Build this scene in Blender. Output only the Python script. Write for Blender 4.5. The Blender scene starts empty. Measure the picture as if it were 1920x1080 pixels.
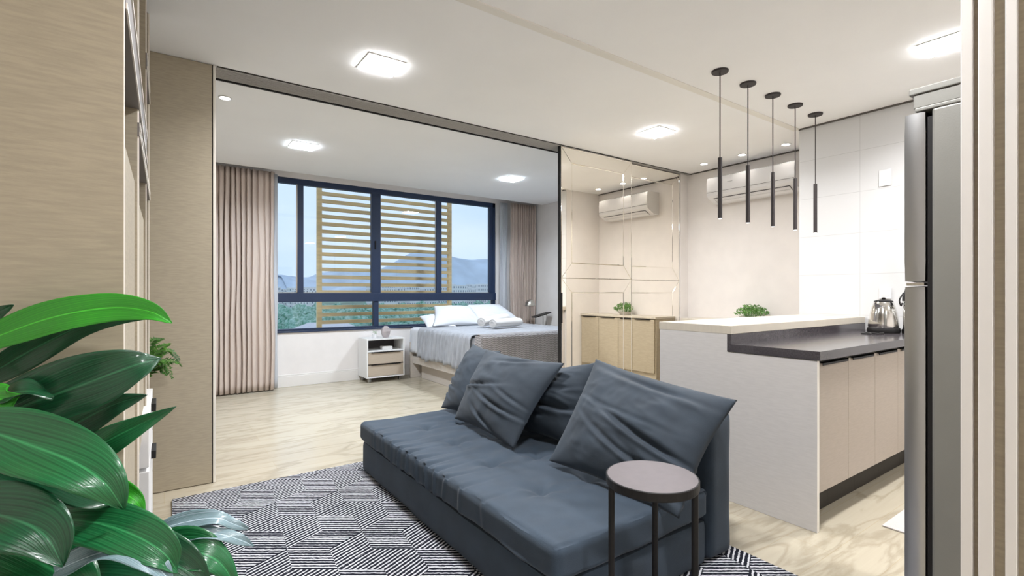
import bpy, bmesh, math, random
from mathutils import Vector, noise, Matrix
random.seed(7)
PI = math.pi
S = bpy.context.scene
COL = S.collection

# ------------------------------------------------------------------ camera
EYE = 1.19
FPX, HORIZON = 924.0, 549.0
YAW = math.atan2(652.0, FPX)
cd = bpy.data.cameras.new('camera')
cam = bpy.data.objects.new('camera', cd)
COL.objects.link(cam)
cam.location = (0, 0, EYE)
cam.rotation_euler = (PI/2, 0, -YAW)
cd.sensor_width = 36.0
cd.lens = FPX*36/1920
cd.shift_y = (HORIZON-540)/1920
cd.clip_start = 0.02
cd.clip_end = 6000
S.camera = cam

# ------------------------------------------------------------------ world
W = bpy.data.worlds.new('sky')
S.world = W
W.use_nodes = True
nt = W.node_tree
nt.nodes.clear()
wo = nt.nodes.new('ShaderNodeOutputWorld')
bg = nt.nodes.new('ShaderNodeBackground')
tc = nt.nodes.new('ShaderNodeTexCoord')
mp = nt.nodes.new('ShaderNodeMapping'); mp.inputs['Scale'].default_value = (1.2, 1.2, 5)
nz = nt.nodes.new('ShaderNodeTexNoise'); nz.inputs['Scale'].default_value = 1.6; nz.inputs['Detail'].default_value = 5
cr = nt.nodes.new('ShaderNodeValToRGB')
cr.color_ramp.elements[0].position = 0.35; cr.color_ramp.elements[0].color = (0.52, 0.67, 0.90, 1)
cr.color_ramp.elements[1].position = 0.7; cr.color_ramp.elements[1].color = (0.68, 0.79, 0.92, 1)
nt.links.new(tc.outputs['Generated'], mp.inputs['Vector'])
nt.links.new(mp.outputs[0], nz.inputs['Vector'])
nt.links.new(nz.outputs['Fac'], cr.inputs[0])
nt.links.new(cr.outputs[0], bg.inputs['Color'])
bg.inputs['Strength'].default_value = .95
nt.links.new(bg.outputs[0], wo.inputs['Surface'])

S.view_settings.view_transform = 'Standard'
S.view_settings.look = 'None'
S.view_settings.gamma = 1
S.view_settings.exposure = 0.46
S.view_settings.use_curve_mapping = False

PANEL_E = 55.0      # emission of the square lamp diffusers
PANEL_W = 24.0      # watts thrown downwards by each square lamp
PANEL_COL = (0.975, 0.98, 1.0)
PANEL_COOL = (0.79, 0.89, 1.0)
SPOT_W = 1.2

# ------------------------------------------------------------------ geometry of the place (metres)
CEIL = 2.617
BCEIL = 2.66        # bedroom ceiling
PART = 3.6          # partition line between living room and bedroom
WINY = 6.74         # inner face of the window wall
ACX = 5.17          # wall behind the air conditioner
TILEX = 4.53        # tiled kitchen wall
RETY = 2.07         # return of the tiled wall

def ray(px, py):
    F = (math.sin(YAW), math.cos(YAW)); R = (math.cos(YAW), -math.sin(YAW))
    u = (px-960)/FPX; v = (HORIZON-py)/FPX
    return Vector((F[0]+u*R[0], F[1]+u*R[1], v))
def at(px, py, t):
    return Vector((0, 0, EYE)) + ray(px, py)*t

# ------------------------------------------------------------------ materials
def _n(m, t): return m.node_tree.nodes.new(t)
def mat(name, col, rough=0.5, metal=0.0, var=0.0, vscale=6.0, stretch=(1,1,1), bump=0.0, bscale=80.0, spec=0.5,
        col2=None, sheen=0.0, coat=0.0, bstretch=None, emit=0.0):
    m = bpy.data.materials.new(name); m.use_nodes = True
    nt = m.node_tree; b = nt.nodes['Principled BSDF']; L = nt.links
    b.inputs['Base Color'].default_value = (*col, 1)
    b.inputs['Roughness'].default_value = rough
    b.inputs['Metallic'].default_value = metal
    b.inputs['Specular IOR Level'].default_value = spec
    if sheen: b.inputs['Sheen Weight'].default_value = sheen
    if coat: b.inputs['Coat Weight'].default_value = coat; b.inputs['Coat Roughness'].default_value = 0.08
    if emit:
        b.inputs['Emission Color'].default_value = (*PANEL_COL, 1); b.inputs['Emission Strength'].default_value = emit
    tc = _n(m, 'ShaderNodeTexCoord')
    if var or col2:
        mp = _n(m, 'ShaderNodeMapping'); mp.inputs['Scale'].default_value = stretch
        no = _n(m, 'ShaderNodeTexNoise'); no.inputs['Scale'].default_value = vscale; no.inputs['Detail'].default_value = 6
        cr = _n(m, 'ShaderNodeValToRGB')
        c2 = col2 if col2 else tuple(c*(1+var) for c in col)
        c1 = col if col2 else tuple(c*(1-var) for c in col)
        cr.color_ramp.elements[0].position = .35; cr.color_ramp.elements[0].color = (*c1, 1)
        cr.color_ramp.elements[1].position = .65; cr.color_ramp.elements[1].color = (*c2, 1)
        L.new(tc.outputs['Object'], mp.inputs[0]); L.new(mp.outputs[0], no.inputs['Vector'])
        L.new(no.outputs['Fac'], cr.inputs[0]); L.new(cr.outputs[0], b.inputs['Base Color'])
    if bump:
        mp2 = _n(m, 'ShaderNodeMapping'); mp2.inputs['Scale'].default_value = bstretch or stretch
        n2 = _n(m, 'ShaderNodeTexNoise'); n2.inputs['Scale'].default_value = bscale; n2.inputs['Detail'].default_value = 3
        bp = _n(m, 'ShaderNodeBump'); bp.inputs['Strength'].default_value = bump; bp.inputs['Distance'].default_value = 0.005
        L.new(tc.outputs['Object'], mp2.inputs[0]); L.new(mp2.outputs[0], n2.inputs['Vector'])
        L.new(n2.outputs['Fac'], bp.inputs['Height']); L.new(bp.outputs[0], b.inputs['Normal'])
    return m

M = {}
M['wall'] = mat('painted wall', (0.73, 0.69, 0.655), 0.7, var=.02, bump=.03, bscale=120)
M['wall_white'] = mat('white wall', (0.80, 0.76, 0.74), 0.7, var=.02)
M['ceiling'] = mat('ceiling paint', (0.90, 0.895, 0.89), 0.85, var=.012, vscale=2)
M['groove'] = mat('shadow gap', (0.10, 0.09, 0.08), 0.8)
M['strip'] = mat('ceiling strip', (0.80, 0.775, 0.72), 0.7)
M['base'] = mat('baseboard paint', (0.76, 0.73, 0.70), 0.5)
M['tan'] = mat('tan linen laminate', (0.40, 0.345, 0.255), 0.55, var=.07, vscale=18, stretch=(1, 1, 9), bump=.05, bscale=60)
M['tan_edge'] = mat('pale edge band', (0.80, 0.75, 0.68), 0.4)
M['grey_edge'] = mat('grey shelf face', (0.20, 0.18, 0.17), 0.5, var=.04)
M['lam'] = mat('linen laminate in cool light', (0.55, 0.525, 0.505), 0.5, var=.035, vscale=16, stretch=(1, 1, 9), bump=.04, bscale=60)  # same laminate as the doors, cool window light mixed into its colour
M['lam_warm_lit'] = mat('linen laminate in warm light', (0.39, 0.33, 0.27), 0.5, var=.04, vscale=16, stretch=(1, 1, 9), bump=.04, bscale=60)  # same laminate again, warmer light on the door fronts put into the colour
M['bar_top'] = mat('pale bar top', (0.52, 0.47, 0.39), 0.4, var=.03, vscale=10, stretch=(1, 6, 1))
M['quartz'] = mat('dark quartz', (0.055, 0.048, 0.052), 0.16, var=.25, vscale=120, spec=.6)
M['plinth'] = mat('dark plinth', (0.03, 0.025, 0.02), 0.5, spec=.2)
M['black'] = mat('black metal', (0.012, 0.011, 0.011), 0.5, var=.05, spec=.25)
M['darkbrown'] = mat('dark bronze metal', (0.045, 0.038, 0.038), 0.5, 0.2, spec=.3)
M['navy'] = mat('window frame navy', (0.016, 0.032, 0.078), 0.4, var=.05)
M['steel'] = mat('brushed steel', (0.42, 0.42, 0.42), 0.32, 1.0, var=.04, vscale=30, stretch=(1, 1, .05))
M['steel_side'] = mat('grey fridge side', (0.21, 0.205, 0.185), 0.45, 0.35, var=.03, bump=.05, bscale=300)
M['chrome'] = mat('chrome', (0.75, 0.74, 0.72), 0.12, 1.0)
M['alu'] = mat('aluminium', (0.55, 0.52, 0.47), 0.3, 1.0)
M['rail'] = mat('grey rail', (0.50, 0.48, 0.45), 0.5)
M['white_gloss'] = mat('white plastic', (0.72, 0.71, 0.71), 0.25, var=.01)
M['white'] = mat('white lacquer', (0.76, 0.75, 0.74), 0.45, var=.01)
M['sofa'] = mat('slate blue sofa fabric', (0.026, 0.043, 0.066), 0.85, var=.12, vscale=9, bump=.25, bscale=500, sheen=.08)
M['sofa2'] = mat('slate cushion fabric', (0.022, 0.034, 0.050), 0.80, var=.12, vscale=8, bump=.2, bscale=500, sheen=.08)
M['table_top'] = mat('taupe table top', (0.10, 0.084, 0.088), 0.5, var=.05, vscale=30)
M['bed_white'] = mat('white bed linen', (0.66, 0.675, 0.71), 0.8, var=.01, bump=.1, bscale=30)
M['silver'] = mat('silver crinkled coverlet', (0.34, 0.355, 0.39), 0.36, var=.16, vscale=26, stretch=(1, 1.6, .35), bump=.9, bscale=40, bstretch=(1, 1.6, .3), sheen=.3)
M['towel'] = mat('cream towel', (0.66, 0.64, 0.62), 0.95, bump=.5, bscale=200)
M['bedwood'] = mat('greige bed board', (0.60, 0.54, 0.48), 0.5, var=.03, vscale=12, stretch=(1, 1, 8))
M['drawer'] = mat('taupe drawer front', (0.47, 0.39, 0.31), 0.5, var=.03, vscale=14, stretch=(1, 1, 8))
M['dark_in'] = mat('dark niche', (0.09, 0.08, 0.08), 0.6)
M['vase'] = mat('mauve stone vase', (0.40, 0.35, 0.35), 0.35, var=.12, vscale=14)
M['louver'] = mat('ochre wood slat', (0.95, 0.69, 0.34), 0.55, var=.12, vscale=5, stretch=(.4, 1, 6))
M['hill'] = mat('haze tinted hill', (0.50, 0.58, 0.66), 1.0, var=.12, vscale=.01)  # pale blue of the distance haze is mixed into the base colour
M['ground'] = mat('distant ground', (0.20, 0.28, 0.20), 1.0, var=.3, vscale=.02)
M['bldg'] = mat('pale building', (0.75, 0.76, 0.78), 0.8, var=.05, vscale=.2)
M['roof'] = mat('pale roof', (0.62, 0.60, 0.62), 0.7, var=.05)
M['bldg_win'] = mat('building window', (0.12, 0.16, 0.22), 0.3)
M['tree'] = mat('tree foliage', (0.09, 0.27, 0.17), 0.9, col2=(0.42, 0.58, 0.50), vscale=1.6, bump=1.0, bscale=3)
M['trunk'] = mat('tree trunk', (0.12, 0.08, 0.05), 0.9)
M['soil'] = mat('potting soil', (0.04, 0.025, 0.015), 0.95, bump=.5, bscale=60)
M['pot'] = mat('pale ceramic pot', (0.55, 0.52, 0.48), 0.4, var=.03)
M['fern'] = mat('fern green', (0.015, 0.07, 0.012), 0.5, col2=(0.09, 0.26, 0.03), vscale=20)
M['succulent'] = mat('small plant green', (0.05, 0.15, 0.025), 0.5, col2=(0.16, 0.33, 0.07), vscale=60)
M['mat'] = mat('pale floor mat', (0.58, 0.54, 0.52), 0.9, bump=.4, bscale=150)
M['diffuser'] = mat('lamp diffuser', (0.9, 0.9, 0.9), 0.5, emit=PANEL_E)
M['diffuser_cool'] = mat('cool lamp diffuser', (0.9, 0.9, 0.9), 0.5, emit=PANEL_E)
M['diffuser_cool'].node_tree.nodes['Principled BSDF'].inputs['Emission Color'].default_value = (*PANEL_COOL, 1)
M['spot_glow'] = mat('downlight lens', (0.9, 0.9, 0.9), 0.5, emit=12.0)
M['lamp_tip'] = mat('pendant lens', (0.8, 0.78, 0.75), 0.4, emit=0.8)

def curtain_mat(name, col, transl):
    m = bpy.data.materials.new(name); m.use_nodes = True
    nt = m.node_tree; b = nt.nodes['Principled BSDF']; out = nt.nodes['Material Output']
    b.inputs['Roughness'].default_value = .9
    tc = _n(m, 'ShaderNodeTexCoord'); mp = _n(m, 'ShaderNodeMapping'); mp.inputs['Scale'].default_value = (300, 300, 6)
    no = _n(m, 'ShaderNodeTexNoise'); no.inputs['Scale'].default_value = 1
    cr = _n(m, 'ShaderNodeValToRGB')
    cr.color_ramp.elements[0].color = (*[c*.93 for c in col], 1); cr.color_ramp.elements[1].color = (*[min(1, c*1.07) for c in col], 1)
    nt.links.new(tc.outputs['Object'], mp.inputs[0]); nt.links.new(mp.outputs[0], no.inputs['Vector']); nt.links.new(no.outputs['Fac'], cr.inputs[0])
    nt.links.new(cr.outputs[0], b.inputs['Base Color'])
    tr = _n(m, 'ShaderNodeBsdfTranslucent'); nt.links.new(cr.outputs[0], tr.inputs[0])
    mx = _n(m, 'ShaderNodeMixShader'); mx.inputs[0].default_value = transl
    nt.links.new(b.outputs[0], mx.inputs[1]); nt.links.new(tr.outputs[0], mx.inputs[2]); nt.links.new(mx.outputs[0], out.inputs['Surface'])
    return m
M['curtain'] = curtain_mat('taupe curtain cloth', (0.66, 0.55, 0.48), .12)
M['sheer'] = curtain_mat('white sheer cloth', (0.82, 0.83, 0.86), .5)

def glass_mat():
    m = bpy.data.materials.new('window glass'); m.use_nodes = True
    nt = m.node_tree; nt.nodes.remove(nt.nodes['Principled BSDF']); out = nt.nodes['Material Output']
    t = _n(m, 'ShaderNodeBsdfTransparent'); t.inputs[0].default_value = (.96, .98, 1, 1)
    g = _n(m, 'ShaderNodeBsdfGlossy'); g.inputs['Roughness'].default_value = .01
    f = _n(m, 'ShaderNodeFresnel'); f.inputs['IOR'].default_value = 1.45
    mx = _n(m, 'ShaderNodeMixShader')
    nt.links.new(f.outputs[0], mx.inputs[0]); nt.links.new(t.outputs[0], mx.inputs[1]); nt.links.new(g.outputs[0], mx.inputs[2])
    nt.links.new(mx.outputs[0], out.inputs['Surface'])
    return m
M['glass'] = glass_mat()
M['mirror'] = mat('champagne mirror', (0.98, 0.945, 0.88), 0.015, 1.0)
M['bevel'] = mat('mirror bevel', (0.92, 0.88, 0.80), 0.06, 1.0)

def floor_mat():
    m = bpy.data.materials.new('pale oak plank floor'); m.use_nodes = True
    nt = m.node_tree; L = nt.links; b = nt.nodes['Principled BSDF']
    tc = _n(m, 'ShaderNodeTexCoord')
    br = _n(m, 'ShaderNodeTexBrick')
    br.inputs['Scale'].default_value = 1; br.inputs['Brick Width'].default_value = 1.25; br.inputs['Row Height'].default_value = .2
    br.inputs['Mortar Size'].default_value = .0016; br.inputs['Mortar Smooth'].default_value = .3
    br.inputs['Color1'].default_value = (.475, .42, .325, 1); br.inputs['Color2'].default_value = (.525, .47, .365, 1)
    br.inputs['Mortar'].default_value = (.47, .40, .28, 1)
    L.new(tc.outputs['Object'], br.inputs['Vector'])
    mp = _n(m, 'ShaderNodeMapping'); mp.inputs['Scale'].default_value = (1.0, 5.0, 1); mp.inputs['Rotation'].default_value = (0, 0, .12)
    no = _n(m, 'ShaderNodeTexNoise'); no.inputs['Scale'].default_value = 1.3; no.inputs['Detail'].default_value = 7; no.inputs['Distortion'].default_value = .9
    cr = _n(m, 'ShaderNodeValToRGB')
    e = cr.color_ramp.elements; e[0].position = .44; e[0].color = (1, 1, 1, 1); e[1].position = .56; e[1].color = (1, 1, 1, 1)
    k = cr.color_ramp.elements.new(.50); k.color = (.72, .70, .66, 1)
    L.new(tc.outputs['Object'], mp.inputs[0]); L.new(mp.outputs[0], no.inputs['Vector']); L.new(no.outputs['Fac'], cr.inputs[0])
    mx = _n(m, 'ShaderNodeMixRGB'); mx.blend_type = 'MULTIPLY'; mx.inputs[0].default_value = .75
    L.new(br.outputs['Color'], mx.inputs[1]); L.new(cr.outputs[0], mx.inputs[2])
    mp2 = _n(m, 'ShaderNodeMapping'); mp2.inputs['Scale'].default_value = (2, 40, 1)
    n2 = _n(m, 'ShaderNodeTexNoise'); n2.inputs['Scale'].default_value = 1.5; n2.inputs['Detail'].default_value = 4
    c2 = _n(m, 'ShaderNodeValToRGB'); c2.color_ramp.elements[0].color = (.90, .89, .87, 1); c2.color_ramp.elements[1].color = (1.03, 1.03, 1.03, 1)
    L.new(tc.outputs['Object'], mp2.inputs[0]); L.new(mp2.outputs[0], n2.inputs['Vector']); L.new(n2.outputs['Fac'], c2.inputs[0])
    m2 = _n(m, 'ShaderNodeMixRGB'); m2.blend_type = 'MULTIPLY'; m2.inputs[0].default_value = 1
    L.new(mx.outputs[0], m2.inputs[1]); L.new(c2.outputs[0], m2.inputs[2]); L.new(m2.outputs[0], b.inputs['Base Color'])
    b.inputs['Roughness'].default_value = .22
    return m
M['floor'] = floor_mat()

def tile_mat():
    m = bpy.data.materials.new('large white wall tile'); m.use_nodes = True
    nt = m.node_tree; L = nt.links; b = nt.nodes['Principled BSDF']
    tc = _n(m, 'ShaderNodeTexCoord'); sp = _n(m, 'ShaderNodeSeparateXYZ'); cb = _n(m, 'ShaderNodeCombineXYZ')
    L.new(tc.outputs['Object'], sp.inputs[0]); L.new(sp.outputs['Y'], cb.inputs['X']); L.new(sp.outputs['Z'], cb.inputs['Y'])
    br = _n(m, 'ShaderNodeTexBrick'); br.offset = 0
    mp = _n(m, 'ShaderNodeMapping'); mp.inputs['Location'].default_value = (.25, -.032+.003, 0)
    br.inputs['Scale'].default_value = 1; br.inputs['Brick Width'].default_value = .62; br.inputs['Row Height'].default_value = .328
    br.inputs['Mortar Size'].default_value = .0018
    br.inputs['Color1'].default_value = (.60, .595, .59, 1); br.inputs['Color2'].default_value = (.61, .605, .60, 1); br.inputs['Mortar'].default_value = (.47, .465, .46, 1)
    L.new(cb.outputs[0], mp.inputs[0]); L.new(mp.outputs[0], br.inputs['Vector']); L.new(br.outputs['Color'], b.inputs['Base Color'])
    b.inputs['Roughness'].default_value = .35
    return m
M['tile'] = tile_mat()

def stripe_mat():
    m = bpy.data.materials.new('striped woven rug'); m.use_nodes = True
    nt = m.node_tree; L = nt.links; b = nt.nodes['Principled BSDF']
    uv = _n(m, 'ShaderNodeUVMap'); sp = _n(m, 'ShaderNodeSeparateXYZ')
    no = _n(m, 'ShaderNodeTexNoise'); no.inputs['Scale'].default_value = 60
    tc = _n(m, 'ShaderNodeTexCoord'); L.new(tc.outputs['Object'], no.inputs['Vector'])
    ad = _n(m, 'ShaderNodeMath'); ad.operation = 'MULTIPLY_ADD'; ad.inputs[1].default_value = .45
    fr = _n(m, 'ShaderNodeMath'); fr.operation = 'FRACT'
    L.new(uv.outputs[0], sp.inputs[0]); L.new(no.outputs['Fac'], ad.inputs[0]); L.new(sp.outputs['Y'], ad.inputs[2]); L.new(ad.outputs[0], fr.inputs[0])
    cr = _n(m, 'ShaderNodeValToRGB')
    e = cr.color_ramp.elements; e[0].position = .0; e[0].color = (.010, .011, .018, 1); e[1].position = .64; e[1].color = (.55, .55, .58, 1)
    k = e.new(.55); k.color = (.010, .011, .018, 1); k = e.new(.93); k.color = (.55, .55, .58, 1); k = e.new(1.0); k.color = (.010, .011, .018, 1)
    L.new(fr.outputs[0], cr.inputs[0]); L.new(cr.outputs[0], b.inputs['Base Color'])
    b.inputs['Roughness'].default_value = .95; b.inputs['Specular IOR Level'].default_value = .1
    return m
M['rug'] = stripe_mat()

def chevron_mat():
    m = bpy.data.materials.new('chevron knit throw'); m.use_nodes = True
    nt = m.node_tree; L = nt.links; b = nt.nodes['Principled BSDF']
    uv = _n(m, 'ShaderNodeUVMap'); sp = _n(m, 'ShaderNodeSeparateXYZ'); L.new(uv.outputs[0], sp.inputs[0])
    pp = _n(m, 'ShaderNodeMath'); pp.operation = 'PINGPONG'; pp.inputs[1].default_value = .5
    a = _n(m, 'ShaderNodeMath'); a.operation = 'MULTIPLY'; a.inputs[1].default_value = 9; L.new(sp.outputs['X'], a.inputs[0]); L.new(a.outputs[0], pp.inputs[0])
    c = _n(m, 'ShaderNodeMath'); c.operation = 'MULTIPLY_ADD'; c.inputs[1].default_value = 24; L.new(sp.outputs['Y'], c.inputs[0]); L.new(pp.outputs[0], c.inputs[2])
    si = _n(m, 'ShaderNodeMath'); si.operation = 'PINGPONG'; si.inputs[1].default_value = .5; L.new(c.outputs[0], si.inputs[0])
    cr = _n(m, 'ShaderNodeValToRGB'); cr.color_ramp.elements[0].position = .1; cr.color_ramp.elements[0].color = (.24, .225, .225, 1)
    cr.color_ramp.elements[1].position = .35; cr.color_ramp.elements[1].color = (.42, .40, .41, 1)
    L.new(si.outputs[0], cr.inputs[0]); L.new(cr.outputs[0], b.inputs['Base Color'])
    bp = _n(m, 'ShaderNodeBump'); bp.inputs['Distance'].default_value = .01; L.new(si.outputs[0], bp.inputs['Height']); L.new(bp.outputs[0], b.inputs['Normal'])
    b.inputs['Roughness'].default_value = .95
    return m
M['throw'] = chevron_mat()

def leaf_mat(name, c1, c2, rough=.28):
    m = bpy.data.materials.new(name); m.use_nodes = True
    nt = m.node_tree; L = nt.links; b = nt.nodes['Principled BSDF']
    uv = _n(m, 'ShaderNodeUVMap'); sp = _n(m, 'ShaderNodeSeparateXYZ'); L.new(uv.outputs[0], sp.inputs[0])
    ab = _n(m, 'ShaderNodeMath'); ab.operation = 'ABSOLUTE'; L.new(sp.outputs['X'], ab.inputs[0])
    # veins sweep from the midrib towards the tip
    v = _n(m, 'ShaderNodeMath'); v.operation = 'MULTIPLY_ADD'; v.inputs[1].default_value = 7.0
    w = _n(m, 'ShaderNodeMath'); w.operation = 'MULTIPLY'; w.inputs[1].default_value = -3.0; L.new(sp.outputs['Y'], w.inputs[0])
    L.new(ab.outputs[0], v.inputs[0]); L.new(w.outputs[0], v.inputs[2])
    cb = _n(m, 'ShaderNodeCombineXYZ'); L.new(v.outputs[0], cb.inputs['X'])
    tc = _n(m, 'ShaderNodeTexCoord')
    no = _n(m, 'ShaderNodeTexNoise'); no.inputs['Scale'].default_value = 2.2; no.inputs['Detail'].default_value = 3; L.new(cb.outputs[0], no.inputs['Vector'])
    cr = _n(m, 'ShaderNodeValToRGB'); cr.color_ramp.elements[0].position = .38; cr.color_ramp.elements[0].color = (*c1, 1)
    cr.color_ramp.elements[1].position = .68; cr.color_ramp.elements[1].color = (*c2, 1)
    L.new(no.outputs['Fac'], cr.inputs[0])
    # pale midrib
    rb = _n(m, 'ShaderNodeValToRGB'); rb.color_ramp.elements[0].position = .0; rb.color_ramp.elements[0].color = (1, 1, 1, 1)
    rb.color_ramp.elements[1].position = .06; rb.color_ramp.elements[1].color = (0, 0, 0, 1); L.new(ab.outputs[0], rb.inputs[0])
    mx = _n(m, 'ShaderNodeMixRGB'); mx.inputs[2].default_value = (*[min(1, c*1.7+.02) for c in c2], 1)
    L.new(rb.outputs[0], mx.inputs[0]); L.new(cr.outputs[0], mx.inputs[1]); L.new(mx.outputs[0], b.inputs['Base Color'])
    bp = _n(m, 'ShaderNodeBump'); bp.inputs['Strength'].default_value = .35; bp.inputs['Distance'].default_value = .004
    L.new(no.outputs['Fac'], bp.inputs['Height']); L.new(bp.outputs[0], b.inputs['Normal'])
    b.inputs['Roughness'].default_value = rough; b.inputs['Coat Weight'].default_value = .4; b.inputs['Coat Roughness'].default_value = .15
    b.inputs['Subsurface Weight'].default_value = 0
    out = nt.nodes['Material Output']; tr = _n(m, 'ShaderNodeBsdfTranslucent'); L.new(mx.outputs[0], tr.inputs[0])
    ms = _n(m, 'ShaderNodeMixShader'); ms.inputs[0].default_value = .15; L.new(b.outputs[0], ms.inputs[1]); L.new(tr.outputs[0], ms.inputs[2]); L.new(ms.outputs[0], out.inputs['Surface'])
    return m
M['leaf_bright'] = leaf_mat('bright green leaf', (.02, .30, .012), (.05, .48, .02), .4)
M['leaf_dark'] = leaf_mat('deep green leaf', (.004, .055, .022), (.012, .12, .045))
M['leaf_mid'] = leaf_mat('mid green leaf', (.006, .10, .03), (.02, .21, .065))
M['leaf_sheen'] = leaf_mat('green leaf with painted sheen', (.10, .22, .22), (.42, .52, .62), .22)  # bluish window highlights put into the base colour of these leaves
M['stem'] = mat('green stem', (.06, .22, .03), .45)

# ------------------------------------------------------------------ object helpers
def origin(p):
    v = Vector((0, 0, 0))
    while p is not None:
        v += p.location; p = p.parent
    return v
def link(name, me, m=None, parent=None, smooth=False, sharp=None):
    o = bpy.data.objects.new(name, me); COL.objects.link(o)
    if m is not None:
        for x in (m if isinstance(m, (list, tuple)) else [m]): me.materials.append(x)
    if parent is not None:
        o.parent = parent; o.location = -origin(parent)
    if smooth:
        for p in me.polygons: p.use_smooth = True
        if sharp: me.set_sharp_from_angle(angle=math.radians(sharp))
    return o
def obj(name, bm, m, parent=None, smooth=False, sharp=40, bevel=0.0, seg=2):
    bmesh.ops.recalc_face_normals(bm, faces=bm.faces[:])
    me = bpy.data.meshes.new(name); bm.to_mesh(me); bm.free()
    o = link(name, me, m, parent, smooth, sharp)
    if bevel:
        md = o.modifiers.new('bevel', 'BEVEL'); md.width = bevel; md.segments = seg; md.limit_method = 'ANGLE'; md.angle_limit = math.radians(50)
        md.harden_normals = False
    return o
def tag(o, label, cat, group=None, kind=None):
    o['label'] = label; o['category'] = cat
    if group: o['group'] = group
    if kind: o['kind'] = kind
    return o
def thing(name, loc, label, cat, group=None):
    o = bpy.data.objects.new(name, None); o.empty_display_size = .05; COL.objects.link(o); o.location = loc
    return tag(o, label, cat, group)
def struct(name, bm, m, parent=None, **k):
    o = obj(name, bm, m, parent, **k)
    if parent is None: o['kind'] = 'structure'
    return o
def copy_tree(o, loc=None, label=None):
    c = o.copy(); COL.objects.link(c)
    if loc is not None: c.location = loc
    if label: c['label'] = label
    for ch in list(o.children):
        d = ch.copy(); COL.objects.link(d); d.parent = c
        for g in list(ch.children):
            e = g.copy(); COL.objects.link(e); e.parent = d
    return c
def BM(): return bmesh.new()
def box(bm, x0, x1, y0, y1, z0, z1):
    v = [bm.verts.new((x, y, z)) for x in (x0, x1) for y in (y0, y1) for z in (z0, z1)]
    for f in ((0,1,3,2), (4,6,7,5), (0,4,5,1), (2,3,7,6), (0,2,6,4), (1,5,7,3)):
        bm.faces.new([v[i] for i in f])
    return bm
def bx(*a): return box(BM(), *a)
def cyl(bm, c0, c1, r0, r1=None, n=20, cap=True):
    r1 = r0 if r1 is None else r1
    c0, c1 = Vector(c0), Vector(c1); d = (c1-c0).normalized()
    a = d.orthogonal().normalized(); b = d.cross(a)
    A, B = [], []
    for i in range(n):
        t = 2*PI*i/n; o = a*math.cos(t)+b*math.sin(t)
        A.append(bm.verts.new(c0+o*r0)); B.append(bm.verts.new(c1+o*r1))
    for i in range(n): bm.faces.new((A[i], A[(i+1) % n], B[(i+1) % n], B[i]))
    if cap: bm.faces.new(A[::-1]); bm.faces.new(B)
    return bm
def lathe(bm, c, prof, n=32):
    c = Vector(c); rings = []
    for r, z in prof:
        if r < 1e-5: rings.append([bm.verts.new(c+Vector((0, 0, z)))])
        else: rings.append([bm.verts.new(c+Vector((r*math.cos(2*PI*i/n), r*math.sin(2*PI*i/n), z))) for i in range(n)])
    for A, B in zip(rings, rings[1:]):
        for i in range(n):
            j = (i+1) % n
            if len(A) == 1 and len(B) > 1: bm.faces.new((A[0], B[i], B[j]))
            elif len(B) == 1 and len(A) > 1: bm.faces.new((A[i], A[j], B[0]))
            elif len(A) > 1: bm.faces.new((A[i], A[j], B[j], B[i]))
    return bm
def tube(bm, pts, r, n=10, taper=None):
    pts = [Vector(p) for p in pts]; rings = []
    d0 = (pts[1]-pts[0]).normalized(); a = d0.orthogonal().normalized()
    for k, p in enumerate(pts):
        d = (pts[min(k+1, len(pts)-1)]-pts[max(k-1, 0)]).normalized()
        a = (a-d*a.dot(d)).normalized(); b = d.cross(a)
        rr = r if taper is None else r+(taper-r)*k/(len(pts)-1)
        rings.append([bm.verts.new(p+(a*math.cos(2*PI*i/n)+b*math.sin(2*PI*i/n))*rr) for i in range(n)])
    for A, B in zip(rings, rings[1:]):
        for i in range(n): bm.faces.new((A[i], A[(i+1) % n], B[(i+1) % n], B[i]))
    bm.faces.new(rings[0][::-1]); bm.faces.new(rings[-1])
    return bm
def spline(P, n):
    P = [Vector(p) for p in P]; P = [2*P[0]-P[1]]+P+[2*P[-1]-P[-2]]
    out = []; segs = len(P)-3
    for k in range(n+1):
        s = k/n*segs; i = min(int(s), segs-1); t = s-i
        a, b, c, d = P[i:i+4]
        out.append(.5*((2*b)+(c-a)*t+(2*a-5*b+4*c-d)*t*t+(3*b-a-3*c+d)*t**3))
    return out
def grid(bm, fn, nu, nv, uvf=None):
    V = [[bm.verts.new(fn(i/nu, j/nv)) for j in range(nv+1)] for i in range(nu+1)]
    lay = bm.loops.layers.uv.verify() if uvf else None
    for i in range(nu):
        for j in range(nv):
            f = bm.faces.new((V[i][j], V[i+1][j], V[i+1][j+1], V[i][j+1]))
            if lay:
                for l, (a, b) in zip(f.loops, ((i, j), (i+1, j), (i+1, j+1), (i, j+1))): l[lay].uv = uvf(a/nu, b/nv)
    return V
def rounded(dx, dy, dz, c, r, n=(10, 10, 4), fn=None):
    """rounded box, densely gridded so that it can be dented"""
    bm = BM(); c = Vector(c); h = Vector((dx/2, dy/2, dz/2))
    for ax in range(3):
        a, b = (ax+1) % 3, (ax+2) % 3
        for s in (-1, 1):
            def f(u, v, ax=ax, a=a, b=b, s=s):
                p = Vector((0, 0, 0)); p[ax] = s*h[ax]; p[a] = (u*2-1)*h[a]; p[b] = (v*2-1)*h[b]
                q = Vector([max(-(h[i]-r), min(h[i]-r, p[i])) for i in range(3)])
                d = p-q
                if d.length > 1e-9: p = q+d.normalized()*r
                return c+p
            grid(bm, f, n[a], n[b])
    bmesh.ops.remove_doubles(bm, verts=bm.verts[:], dist=1e-5)
    if fn:
        bm.normal_update()
        for v in bm.verts: v.co = fn(v.co.copy(), v.normal.copy())
    return bm
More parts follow.
